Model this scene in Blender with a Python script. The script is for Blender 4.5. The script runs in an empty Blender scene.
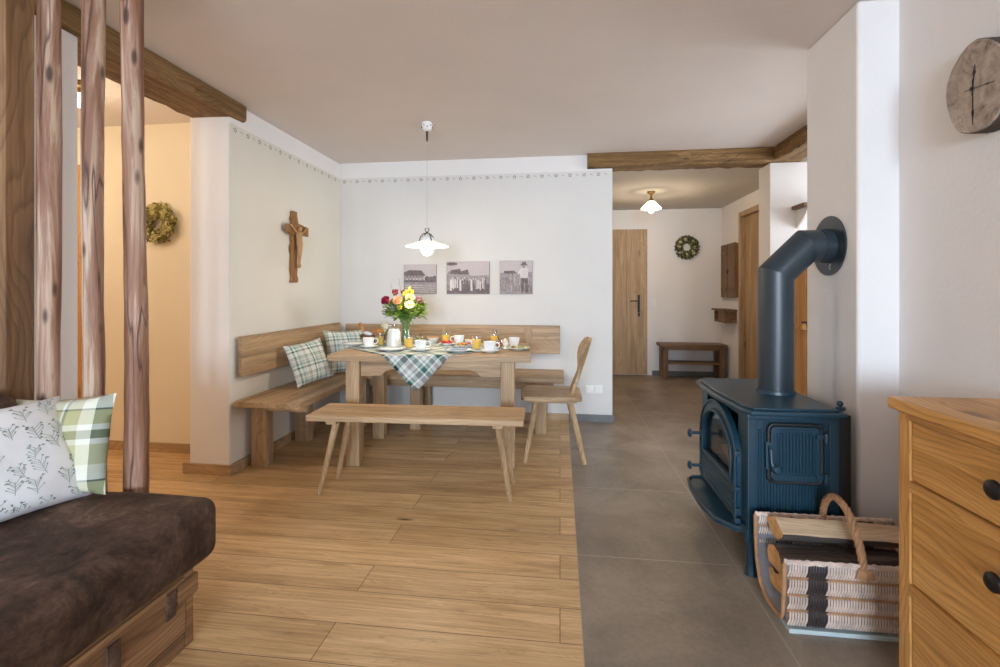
import bpy, bmesh, math, random
from mathutils import Vector, Matrix, Euler

SC = bpy.context.scene
COL = SC.collection
RND = random.Random(11)
PI = math.pi

# ------------------------------------------------------------------ materials
def srgb(r, g, b):
    def f(u):
        u /= 255.0
        return u / 12.92 if u <= 0.04045 else ((u + 0.055) / 1.055) ** 2.4
    return (f(r), f(g), f(b), 1.0)

class NT:
    def __init__(s, name):
        s.m = bpy.data.materials.new(name)
        s.m.use_nodes = True
        s.t = s.m.node_tree
        s.b = s.t.nodes['Principled BSDF']
        s.out = s.t.nodes['Material Output']
    def n(s, kind, **kw):
        nd = s.t.nodes.new(kind)
        for k, v in kw.items():
            if k.startswith('i_'):
                nd.inputs[int(k[2:])].default_value = v
            else:
                setattr(nd, k, v)
        return nd
    def l(s, a, b):
        s.t.links.new(a, b)
    def coords(s, scale=(1, 1, 1), loc=(0, 0, 0), rot=(0, 0, 0), rand=False):
        tc = s.n('ShaderNodeTexCoord')
        mp = s.n('ShaderNodeMapping')
        mp.inputs['Scale'].default_value = scale
        mp.inputs['Location'].default_value = loc
        mp.inputs['Rotation'].default_value = rot
        src = tc.outputs['Object']
        if rand:
            oi = s.n('ShaderNodeObjectInfo')
            ad = s.n('ShaderNodeVectorMath', operation='ADD')
            ml = s.n('ShaderNodeMath', operation='MULTIPLY', i_1=7.3)
            s.l(oi.outputs['Random'], ml.inputs[0])
            s.l(src, ad.inputs[0]); s.l(ml.outputs[0], ad.inputs[1])
            src = ad.outputs[0]
        s.l(src, mp.inputs['Vector'])
        return mp.outputs['Vector']
    def noise(s, vec, scale, detail=5, rough=0.55, dist=0.0):
        nd = s.n('ShaderNodeTexNoise')
        nd.inputs['Scale'].default_value = scale
        nd.inputs['Detail'].default_value = detail
        nd.inputs['Roughness'].default_value = rough
        nd.inputs['Distortion'].default_value = dist
        if vec: s.l(vec, nd.inputs['Vector'])
        return nd.outputs['Fac']
    def ramp(s, fac, stops, mode='LINEAR'):
        nd = s.n('ShaderNodeValToRGB')
        cr = nd.color_ramp
        cr.interpolation = mode
        while len(cr.elements) < len(stops): cr.elements.new(0.5)
        for e, (p, c) in zip(cr.elements, stops):
            e.position = p
            e.color = c if len(c) == 4 else (*c, 1)
        s.l(fac, nd.inputs['Fac'])
        return nd.outputs['Color']
    def mix(s, fac, a, b, mode='MIX'):
        nd = s.n('ShaderNodeMix', data_type='RGBA', blend_type=mode)
        for sock, v in ((nd.inputs[0], fac), (nd.inputs[6], a), (nd.inputs[7], b)):
            if hasattr(v, 'is_output'): s.l(v, sock)
            else: sock.default_value = v
        return nd.outputs[2]
    def math(s, op, a, b=0.0):
        nd = s.n('ShaderNodeMath', operation=op)
        for sock, v in ((nd.inputs[0], a), (nd.inputs[1], b)):
            if hasattr(v, 'is_output'): s.l(v, sock)
            else: sock.default_value = v
        return nd.outputs[0]
    def bump(s, h, strength=0.2, dist=0.01):
        nd = s.n('ShaderNodeBump')
        nd.inputs['Strength'].default_value = strength
        nd.inputs['Distance'].default_value = dist
        s.l(h, nd.inputs['Height'])
        s.l(nd.outputs['Normal'], s.b.inputs['Normal'])
    def col(s, c, rough=0.5, metal=0.0, spec=None):
        if hasattr(c, 'is_output'): s.l(c, s.b.inputs['Base Color'])
        else: s.b.inputs['Base Color'].default_value = c
        s.b.inputs['Roughness'].default_value = rough
        s.b.inputs['Metallic'].default_value = metal
        if spec is not None: s.b.inputs['Specular IOR Level'].default_value = spec
        return s.m

def plain(name, rgb, rough=0.5, metal=0.0, spec=None, var=0.06, scale=40):
    t = NT(name)
    v = t.coords()
    f = t.noise(v, scale, 3)
    c = srgb(*rgb)
    lo = tuple(x * (1 - var) for x in c[:3]) + (1,)
    hi = tuple(min(1, x * (1 + var)) for x in c[:3]) + (1,)
    return t.col(t.ramp(f, [(0.3, lo), (0.7, hi)]), rough, metal, spec)

def wood(name, dark, mid, light, axis='X', sc=1.0, rough=0.5, bump=0.15, knots=0.5, streak=0.35, rand=True, lines=42.0):
    t = NT(name)
    k = {'X': (0.55, 9, 9), 'Y': (9, 0.55, 9), 'Z': (9, 9, 0.55)}[axis]
    k2 = {'X': (2.2, 90, 90), 'Y': (90, 2.2, 90), 'Z': (90, 90, 2.2)}[axis]
    k3 = {'X': (2.0, 5.5, 5.5), 'Y': (5.5, 2.0, 5.5), 'Z': (5.5, 5.5, 2.0)}[axis]
    k4 = {'X': (0.0, 0.7, 1.0), 'Y': (0.7, 0.0, 1.0), 'Z': (0.8, 1.0, 0.0)}[axis]
    k5 = {'X': (1.1, 3.2, 3.2), 'Y': (3.2, 1.1, 3.2), 'Z': (3.2, 3.2, 1.1)}[axis]
    v = t.coords(tuple(q * sc for q in k), rand=rand)
    v2 = t.coords(tuple(q * sc for q in k2), rand=rand)
    v3 = t.coords(tuple(q * sc for q in k3), rand=rand)
    v5 = t.coords(tuple(q * sc for q in k5), rand=rand)
    v4 = t.coords((sc, sc, sc), rand=rand)
    dp = t.n('ShaderNodeVectorMath', operation='DOT_PRODUCT')
    t.l(v4, dp.inputs[0]); dp.inputs[1].default_value = tuple(q * lines for q in k4)
    f = t.noise(v, 1.6, 6, 0.6, 0.8)
    f2 = t.noise(v2, 1.2, 3, 0.6)
    f5 = t.noise(v5, 1.0, 2, 0.5)
    vo = t.n('ShaderNodeTexVoronoi'); vo.inputs['Scale'].default_value = 1.0
    t.l(v3, vo.inputs['Vector'])
    near = t.ramp(vo.outputs['Distance'], [(0.05, (1, 1, 1, 1)), (0.45, (0, 0, 0, 1))])
    ph = t.math('ADD', dp.outputs['Value'], t.math('MULTIPLY', f5, 14.0))
    ph = t.math('ADD', ph, t.math('MULTIPLY', f, 1.6))
    if knots > 0: ph = t.math('ADD', ph, t.math('MULTIPLY', near, 2.4))
    rings = t.math('FRACT', ph)
    base = t.ramp(f, [(0.25, srgb(*dark)), (0.5, srgb(*mid)), (0.75, srgb(*light))])
    grain = t.ramp(rings, [(0.0, (1.06, 1.05, 1.04, 1)), (0.55, (0.96, 0.93, 0.9, 1)), (0.86, (0.58, 0.5, 0.42, 1)), (0.97, (1.0, 0.98, 0.95, 1))])
    c = t.mix(streak, base, grain, 'MULTIPLY')
    fine = t.ramp(f2, [(0.3, (0.66, 0.61, 0.55, 1)), (0.6, (1.04, 1.04, 1.03, 1))])
    c = t.mix(0.6, c, fine, 'MULTIPLY')
    if knots > 0:
        kf = t.ramp(vo.outputs['Distance'], [(0.05, (1, 1, 1, 1)), (0.13, (0, 0, 0, 1))])
        kc = tuple(x * 0.25 for x in srgb(*dark)[:3]) + (1,)
        c = t.mix(t.math('MULTIPLY', kf, knots), c, kc)
    t.bump(t.math('SUBTRACT', t.math('MULTIPLY', f2, 0.6), t.math('MULTIPLY', rings, 0.6)), bump, 0.004)
    return t.col(c, rough)

M = {}
def plaster(name, rgb, rgb2=None, mask=None, rough=0.9):
    t = NT(name)
    v = t.coords()
    f = t.noise(v, 3.0, 4)
    f2 = t.noise(v, 55.0, 3)
    def two(c):
        c = srgb(*c)
        return t.ramp(f, [(0.3, tuple(x * 0.965 for x in c[:3]) + (1,)), (0.7, c)])
    c = two(rgb)
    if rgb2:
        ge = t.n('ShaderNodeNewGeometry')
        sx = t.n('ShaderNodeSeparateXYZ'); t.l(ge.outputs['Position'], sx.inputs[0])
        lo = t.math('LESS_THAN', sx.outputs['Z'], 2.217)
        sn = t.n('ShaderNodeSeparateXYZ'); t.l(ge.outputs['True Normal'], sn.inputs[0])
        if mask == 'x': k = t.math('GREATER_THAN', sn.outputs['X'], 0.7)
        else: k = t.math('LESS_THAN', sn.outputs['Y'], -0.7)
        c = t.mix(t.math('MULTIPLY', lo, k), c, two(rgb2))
    t.bump(t.math('ADD', f2, t.math('MULTIPLY', f, 2.0)), 0.12, 0.01)
    return t.col(c, rough, spec=0.2)

M['white'] = plaster('plaster_white', (236, 232, 230))
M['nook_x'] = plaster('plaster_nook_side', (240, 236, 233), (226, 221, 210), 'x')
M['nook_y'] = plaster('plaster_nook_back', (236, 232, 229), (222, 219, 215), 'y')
M['ceil'] = plaster('plaster_ceiling', (228, 218, 212))
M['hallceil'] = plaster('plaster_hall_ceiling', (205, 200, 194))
M['cream'] = plaster('plaster_cream', (238, 226, 203))

def floor_mat():
    t = NT('oak_floorboards')
    v = t.coords()
    br = t.n('ShaderNodeTexBrick', offset=0.37, offset_frequency=2, squash=1.0)
    br.inputs['Scale'].default_value = 1.0
    br.inputs['Brick Width'].default_value = 2.1
    br.inputs['Row Height'].default_value = 0.175
    br.inputs['Mortar Size'].default_value = 0.0016
    br.inputs['Mortar Smooth'].default_value = 0.3
    br.inputs['Color1'].default_value = (0.2, 0.2, 0.2, 1)
    br.inputs['Color2'].default_value = (0.8, 0.8, 0.8, 1)
    br.inputs['Mortar'].default_value = (0.5, 0.5, 0.5, 1)
    br.inputs['Bias'].default_value = 0.0
    t.l(v, br.inputs['Vector'])
    # shift the grain per board
    vm = t.n('ShaderNodeVectorMath', operation='ADD')
    sc = t.n('ShaderNodeVectorMath', operation='SCALE'); sc.inputs['Scale'].default_value = 9.0
    t.l(br.outputs['Color'], sc.inputs[0]); t.l(v, vm.inputs[0]); t.l(sc.outputs[0], vm.inputs[1])
    mp = t.n('ShaderNodeMapping'); mp.inputs['Scale'].default_value = (0.8, 8, 8); t.l(vm.outputs[0], mp.inputs[0])
    mp2 = t.n('ShaderNodeMapping'); mp2.inputs['Scale'].default_value = (2.6, 95, 95); t.l(vm.outputs[0], mp2.inputs[0])
    mp3 = t.n('ShaderNodeMapping'); mp3.inputs['Scale'].default_value = (1.7, 6.5, 1); t.l(vm.outputs[0], mp3.inputs[0])
    f = t.noise(mp.outputs[0], 1.8, 6, 0.6, 0.9)
    f2 = t.noise(mp2.outputs[0], 1.2, 3)
    c = t.ramp(f, [(0.25, srgb(176, 142, 100)), (0.5, srgb(212, 177, 130)), (0.72, srgb(228, 198, 154))])
    tint = t.ramp(br.outputs['Color'], [(0.2, (0.84, 0.81, 0.77, 1)), (0.8, (1.08, 1.07, 1.05, 1))])
    c = t.mix(0.85, c, tint, 'MULTIPLY')
    c = t.mix(0.65, c, t.ramp(f2, [(0.3, (0.62, 0.57, 0.5, 1)), (0.6, (1.05, 1.05, 1.04, 1))]), 'MULTIPLY')
    rings = t.math('ABSOLUTE', t.math('SUBTRACT', t.math('FRACT', t.math('MULTIPLY', f, 9.0)), 0.5))
    c = t.mix(0.42, c, t.ramp(rings, [(0.0, (0.6, 0.52, 0.45, 1)), (0.15, (1, 1, 1, 1))]), 'MULTIPLY')
    vo = t.n('ShaderNodeTexVoronoi'); vo.inputs['Scale'].default_value = 1.0
    t.l(mp3.outputs[0], vo.inputs['Vector'])
    kf = t.ramp(vo.outputs['Distance'], [(0.03, (1, 1, 1, 1)), (0.10, (0, 0, 0, 1))])
    c = t.mix(t.math('MULTIPLY', kf, 0.85), c, srgb(84, 54, 30))
    c = t.mix(br.outputs['Fac'], c, srgb(92, 62, 38))
    t.bump(t.math('SUBTRACT', t.math('MULTIPLY', f2, 0.3), br.outputs['Fac']), 0.25, 0.004)
    return t.col(c, 0.42, spec=0.4)
M['floor'] = floor_mat()

def tile_mat():
    t = NT('stone_tiles')
    v = t.coords(loc=(-0.074 + 0.0, -2.112, 0))
    br = t.n('ShaderNodeTexBrick', offset=0.0, squash=1.0)
    br.inputs['Scale'].default_value = 1.0
    br.inputs['Brick Width'].default_value = 0.662
    br.inputs['Row Height'].default_value = 0.728
    br.inputs['Mortar Size'].default_value = 0.003
    br.inputs['Mortar Smooth'].default_value = 0.1
    br.inputs['Color1'].default_value = (0.88, 0.88, 0.88, 1)
    br.inputs['Color2'].default_value = (1.08, 1.07, 1.06, 1)
    br.inputs['Mortar'].default_value = (1, 1, 1, 1)
    t.l(v, br.inputs['Vector'])
    f = t.noise(v, 2.2, 8, 0.65, 0.5)
    f2 = t.noise(v, 45, 4, 0.7)
    c = t.ramp(f, [(0.3, srgb(116, 104, 92)), (0.5, srgb(140, 127, 113)), (0.72, srgb(164, 149, 132))])
    c = t.mix(0.35, c, t.ramp(f2, [(0.35, (0.62, 0.6, 0.58, 1)), (0.6, (1, 1, 1, 1))]), 'MULTIPLY')
    c = t.mix(0.8, c, br.outputs['Color'], 'MULTIPLY')
    c = t.mix(br.outputs['Fac'], c, srgb(158, 146, 132))
    t.bump(t.math('SUBTRACT', t.math('MULTIPLY', f2, 0.4), br.outputs['Fac']), 0.15, 0.003)
    return t.col(c, 0.42, spec=0.45)
M['tile'] = tile_mat()

def log_mat():
    t = NT('peeled_spruce_pole')
    v = t.coords((14, 14, 1.1), rand=True)
    v2 = t.coords((60, 60, 2.2), rand=True)
    v3 = t.coords((16, 16, 5.0), rand=True)
    v4 = t.coords((9, 9, 0.5), rand=True)
    f = t.noise(v, 1.2, 5, 0.6, 0.6)
    f2 = t.noise(v2, 1.0, 3)
    f4 = t.noise(v4, 1.0, 3, 0.5, 0.3)
    c = t.ramp(f, [(0.34, srgb(122, 80, 56)), (0.47, srgb(150, 108, 84)), (0.53, srgb(168, 130, 108)), (0.6, srgb(204, 176, 152))])
    c = t.mix(0.5, c, t.ramp(f2, [(0.3, (0.66, 0.6, 0.56, 1)), (0.6, (1, 1, 1, 1))]), 'MULTIPLY')
    crk = t.math('ABSOLUTE', t.math('SUBTRACT', f4, 0.5))
    ck = t.ramp(crk, [(0.0, (1, 1, 1, 1)), (0.008, (0, 0, 0, 1))])
    c = t.mix(t.math('MULTIPLY', ck, 0.8), c, srgb(58, 36, 24))
    vo = t.n('ShaderNodeTexVoronoi'); vo.inputs['Scale'].default_value = 1.0
    t.l(v3, vo.inputs['Vector'])
    kf = t.ramp(vo.outputs['Distance'], [(0.10, (1, 1, 1, 1)), (0.2, (0, 0, 0, 1))])
    c = t.mix(t.math('MULTIPLY', kf, 0.85), c, srgb(62, 40, 28))
    t.bump(t.math('SUBTRACT', t.math('ADD', t.math('MULTIPLY', f, 1.5), t.math('MULTIPLY', f2, 0.4)), ck), 0.5, 0.006)
    return t.col(c, 0.6)
M['pole'] = log_mat()
OAK = ((142, 116, 86), (182, 152, 116), (206, 176, 138))
for ax in 'XYZ':
    M['oak' + ax] = wood('oak_' + ax.lower(), *OAK, axis=ax, rough=0.5, knots=0.35, streak=0.45)
    M['beam' + ax] = wood('old_beam_' + ax.lower(), (84, 60, 32), (134, 102, 62), (170, 136, 90), axis=ax, sc=1.6, rough=0.85, bump=1.0, knots=0.6, streak=0.8)
    M['log' + ax] = wood('pole_' + ax.lower(), (112, 76, 56), (158, 118, 96), (190, 154, 134), axis=ax, rough=0.6, bump=0.4, knots=0.85, streak=0.35)
    M['pine' + ax] = wood('pine_' + ax.lower(), (176, 122, 60), (208, 154, 86), (226, 176, 106), axis=ax, rough=0.42, knots=0.75, streak=0.6, lines=60.0)
    M['door' + ax] = wood('door_spruce_' + ax.lower(), (140, 112, 82), (180, 152, 118), (204, 178, 144), axis=ax, rough=0.6, knots=0.6)
    M['darkoak' + ax] = wood('brown_wood_' + ax.lower(), (84, 60, 40), (124, 94, 66), (152, 120, 88), axis=ax, rough=0.55, knots=0.4)
    M['old' + ax] = wood('reclaimed_' + ax.lower(), (96, 68, 46), (146, 110, 76), (178, 142, 104), axis=ax, rough=0.7, bump=0.5, knots=0.6, streak=0.7)
M['tilebase'] = plain('stone_skirting', (112, 112, 112), 0.5)
M['black'] = plain('black_iron', (26, 26, 28), 0.45, 0.3)
M['knob'] = plain('dark_iron_knob', (44, 40, 38), 0.35, 0.6)
M['plastic'] = plain('white_plastic', (235, 233, 228), 0.35)
M['china'] = plain('white_china', (240, 240, 238), 0.12, var=0.01)
M['chinablue'] = plain('blue_rim_china', (130, 160, 176), 0.15)
M['brass'] = plain('brass', (150, 118, 62), 0.35, 0.8)
M['antique'] = plain('antique_metal', (74, 66, 54), 0.4, 0.7)
M['nickel'] = plain('satin_metal', (170, 165, 155), 0.3, 0.9)
M['cord'] = plain('lamp_cord', (190, 180, 168), 0.6)

def suede():
    t = NT('brown_suede')
    v = t.coords()
    f = t.noise(v, 5.5, 10, 0.74, 0.4)
    f2 = t.noise(v, 60, 6, 0.8)
    c = t.ramp(f, [(0.35, srgb(48, 34, 28)), (0.47, srgb(76, 58, 48)), (0.56, srgb(98, 77, 65)), (0.68, srgb(140, 114, 99))])
    c = t.mix(0.75, c, t.ramp(f2, [(0.35, (0.55, 0.53, 0.5, 1)), (0.65, (1.2, 1.2, 1.2, 1))]), 'MULTIPLY')
    t.bump(t.math('ADD', f2, t.math('MULTIPLY', f, 2)), 0.25, 0.006)
    return t.col(c, 0.7, spec=0.25)
M['suede'] = suede()

def plaid(name, base, bands, freq, rot=0.0, plane='XZ', cross=None, off=0.13):
    """bands: list of (start, colour) over one repeat, the same in both directions, averaged"""
    t = NT(name)
    v = t.coords(rot=(0, rot, 0) if plane == 'XZ' else (0, 0, rot))
    sx = t.n('ShaderNodeSeparateXYZ'); t.l(v, sx.inputs[0])
    def one(sock, off, bs):
        fr = t.math('FRACT', t.math('ADD', t.math('MULTIPLY', sock, freq), off))
        return t.ramp(fr, [(0.0, srgb(*base))] + [(p, srgb(*c)) for p, c in bs], 'CONSTANT')
    a = one(sx.outputs['X'], off, bands)
    b = one(sx.outputs[plane[1]], 0.4, cross or bands)
    c = t.mix(0.5, a, b)
    f = t.noise(v, 260, 2)
    t.bump(f, 0.25, 0.002)
    return t.col(c, 0.85, spec=0.15)
GRN = [(0.10, (40, 74, 50)), (0.26, (222, 218, 196)), (0.32, (150, 156, 96)), (0.56, (226, 224, 204)), (0.60, (84, 84, 92)), (0.63, (226, 224, 204)), (0.70, (190, 186, 126)), (0.86, (92, 92, 96)), (0.89, (228, 226, 210))]
M['plaid_green'] = plaid('green_plaid', (228, 224, 206), [(0.08, (30, 62, 42)), (0.26, (222, 218, 200)), (0.31, (92, 92, 92)), (0.34, (222, 218, 200)), (0.40, (160, 156, 104)), (0.62, (222, 218, 200)), (0.66, (84, 82, 88)), (0.70, (178, 172, 122)), (0.90, (226, 222, 206))], 4.4, cross=[(0.12, (200, 196, 160)), (0.40, (232, 230, 218)), (0.48, (132, 136, 112)), (0.60, (232, 230, 218)), (0.68, (186, 182, 140)), (0.88, (110, 112, 104)), (0.91, (230, 228, 214))], off=0.50)
TEAL = [(0.10, (60, 98, 92)), (0.20, (222, 224, 218)), (0.30, (140, 168, 156)), (0.44, (222, 224, 218)), (0.50, (120, 118, 124)), (0.53, (214, 216, 208)), (0.66, (168, 178, 162)), (0.80, (96, 104, 108)), (0.83, (226, 226, 220))]
M['plaid_bench'] = plaid('bench_plaid', (226, 224, 208), TEAL, 8.0)
M['plaid_cloth'] = plaid('tablecloth_plaid', (206, 216, 210), [(0.06, (24, 74, 76)), (0.20, (214, 220, 214)), (0.26, (150, 176, 170)), (0.29, (220, 224, 218)), (0.38, (150, 148, 150)), (0.52, (222, 226, 220)), (0.56, (62, 112, 106)), (0.68, (214, 220, 212)), (0.74, (128, 156, 150)), (0.77, (220, 224, 218)), (0.86, (164, 160, 160)), (0.96, (222, 226, 220))], 3.9, plane='XY')
M['pillow_white'] = plain('white_cotton', (244, 244, 246), 0.9, var=0.02)
M['sprig'] = plain('sprig_print', (150, 168, 158), 0.9)
M['sprig2'] = plain('sprig_print_dark', (118, 140, 128), 0.9)

def iron(name, rgb, rough):
    t = NT(name)
    v = t.coords()
    f = t.noise(v, 160, 3)
    t.bump(f, 0.12, 0.002)
    return t.col(srgb(*rgb), rough, 0.0, 0.6)
M['stove'] = iron('stove_iron', (24, 57, 73), 0.36)
M['pipe'] = iron('stovepipe_steel', (40, 52, 60), 0.38)
M['shield'] = iron('heat_shield', (15, 18, 20), 0.6)

def glass(name, tint=(1, 1, 1, 1), gloss=0.1, rough=0.02):
    t = NT(name)
    tr = t.n('ShaderNodeBsdfTransparent'); tr.inputs[0].default_value = tint
    gl = t.n('ShaderNodeBsdfGlossy'); gl.inputs['Roughness'].default_value = rough
    gl.inputs[0].default_value = (1, 1, 1, 1)
    lw = t.n('ShaderNodeLayerWeight'); lw.inputs[0].default_value = 0.35
    mx = t.n('ShaderNodeMixShader')
    k = t.math('ADD', t.math('MULTIPLY', lw.outputs['Fresnel'], 0.22), gloss)
    t.l(k, mx.inputs[0]); t.l(tr.outputs[0], mx.inputs[1]); t.l(gl.outputs[0], mx.inputs[2])
    t.l(mx.outputs[0], t.out.inputs['Surface'])
    return t.m
M['glass'] = glass('clear_glass', (0.98, 0.99, 0.985, 1), 0.025)
M['stoveglass'] = glass('smoked_glass', (0.80, 0.76, 0.72, 1), 0.10)
M['pane'] = glass('window_glass', (0.97, 0.98, 0.98, 1), 0.02)
M['juice'] = plain('orange_juice', (246, 198, 80), 0.25, var=0.02)
M['juice2'] = plain('cloudy_apple_juice', (196, 168, 84), 0.25, var=0.02)
M['honey'] = plain('amber_honey', (158, 92, 22), 0.2, var=0.02)
M['milk'] = plain('milk', (238, 238, 234), 0.3, var=0.01)
M['bread'] = plain('bread_crust', (194, 132, 70), 0.7, var=0.35, scale=25)
M['red'] = plain('tomato_red', (192, 56, 40), 0.35, var=0.2)
M['ham'] = plain('sliced_ham', (206, 122, 106), 0.45, var=0.2)
M['cheese'] = plain('cheese', (232, 200, 110), 0.5, var=0.08)
M['flake'] = plain('cereal', (206, 152, 76), 0.8, var=0.3)
M['steel'] = plain('cutlery_steel', (190, 190, 190), 0.2, 1.0)
M['straw'] = plain('wreath_straw', (200, 186, 122), 0.9, var=0.4, scale=60)
M['moss'] = plain('wreath_moss', (132, 124, 74), 0.95, var=0.4, scale=60)
M['leafdark'] = plain('wreath_leaf', (58, 60, 38), 0.85, var=0.3)
M['palebloom'] = plain('pale_bloom', (206, 196, 160), 0.8, var=0.15)
M['leaf'] = plain('bouquet_leaf', (112, 150, 52), 0.55, var=0.3, scale=25)
M['leaf2'] = plain('bouquet_leaf_light', (172, 194, 84), 0.55, var=0.2, scale=25)
M['stem'] = plain('stem_green', (122, 152, 84), 0.5)
M['twig'] = plain('bare_twig', (110, 100, 84), 0.8)
for nm, c in (('crimson', (150, 26, 62)), ('peach', (240, 190, 146)), ('yellow', (240, 206, 60)), ('creamfl', (244, 228, 178)), ('mauve', (140, 74, 104)), ('bluefl', (108, 108, 140)), ('darkred', (138, 34, 40))):
    M[nm] = plain('petal_' + nm, c, 0.6, var=0.18, scale=60)
M['wickerlight'] = plain('wicker_pale', (206, 184, 170), 0.6, var=0.25, scale=30)
M['wicker'] = plain('wicker_brown', (166, 124, 88), 0.55, var=0.25, scale=30)
M['wickerdark'] = plain('wicker_dark', (56, 46, 44), 0.6, var=0.25, scale=30)
M['wickerback'] = plain('wicker_gap', (104, 84, 72), 0.8, var=0.2, scale=50)
M['breadwicker'] = plain('bread_wicker', (120, 84, 52), 0.7, var=0.3, scale=50)
M['canvaslin'] = plain('grey_lining', (132, 130, 134), 0.9)
M['baseboard_pale'] = plain('pale_board', (178, 190, 190), 0.6)
M['bark'] = wood('log_bark', (58, 50, 48), (94, 84, 80), (150, 138, 130), 'X', 2.2, 0.9, 1.0, 0.0, 0.6)
M['split'] = wood('split_wood', (178, 146, 112), (212, 186, 154), (228, 206, 178), 'X', 1.2, 0.8, 0.5, 0.0)
M['split_end'] = plain('cut_end', (206, 160, 106), 0.8, var=0.2, scale=40)
M['carve'] = wood('carved_lime', (144, 104, 66), (186, 144, 100), (206, 168, 124), 'Z', 2.0, 0.7, 0.3, 0.0)
M['barkcross'] = wood('rough_cross', (108, 72, 38), (158, 114, 68), (186, 142, 92), 'Z', 2.0, 0.8, 0.8, 0.3)

def emis(name, rgb, strength):
    t = NT(name)
    t.b.inputs['Base Color'].default_value = srgb(*rgb)
    t.b.inputs['Emission Color'].default_value = srgb(*rgb)
    t.b.inputs['Emission Strength'].default_value = strength
    return t.m
M['bulb'] = emis('lit_bulb', (255, 226, 180), 14.0)
M['shadeglass'] = emis('lit_opal_glass', (255, 240, 218), 0.8)
M['hallglass'] = emis('lit_hall_glass', (255, 236, 204), 4.5)

def clock_mat():
    t = NT('spalted_slice')
    v = t.coords()
    f = t.noise(v, 9, 8, 0.7, 1.5)
    f2 = t.noise(v, 26, 5, 0.7, 1.0)
    c = t.ramp(f, [(0.3, srgb(112, 98, 88)), (0.5, srgb(176, 158, 142)), (0.7, srgb(200, 184, 166))])
    rg = t.math('ABSOLUTE', t.math('SUBTRACT', t.math('FRACT', t.math('MULTIPLY', f, 4.0)), 0.5))
    c = t.mix(0.85, c, t.ramp(rg, [(0.0, (0.16, 0.13, 0.12, 1)), (0.05, (1, 1, 1, 1))]), 'MULTIPLY')
    c = t.mix(0.6, c, t.ramp(f2, [(0.3, (0.5, 0.47, 0.44, 1)), (0.55, (1, 1, 1, 1))]), 'MULTIPLY')
    return t.col(c, 0.7)
M['clock'] = clock_mat()
M['bark_rim'] = plain('bark_rim', (70, 58, 48), 0.9, var=0.4, scale=30)

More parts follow.
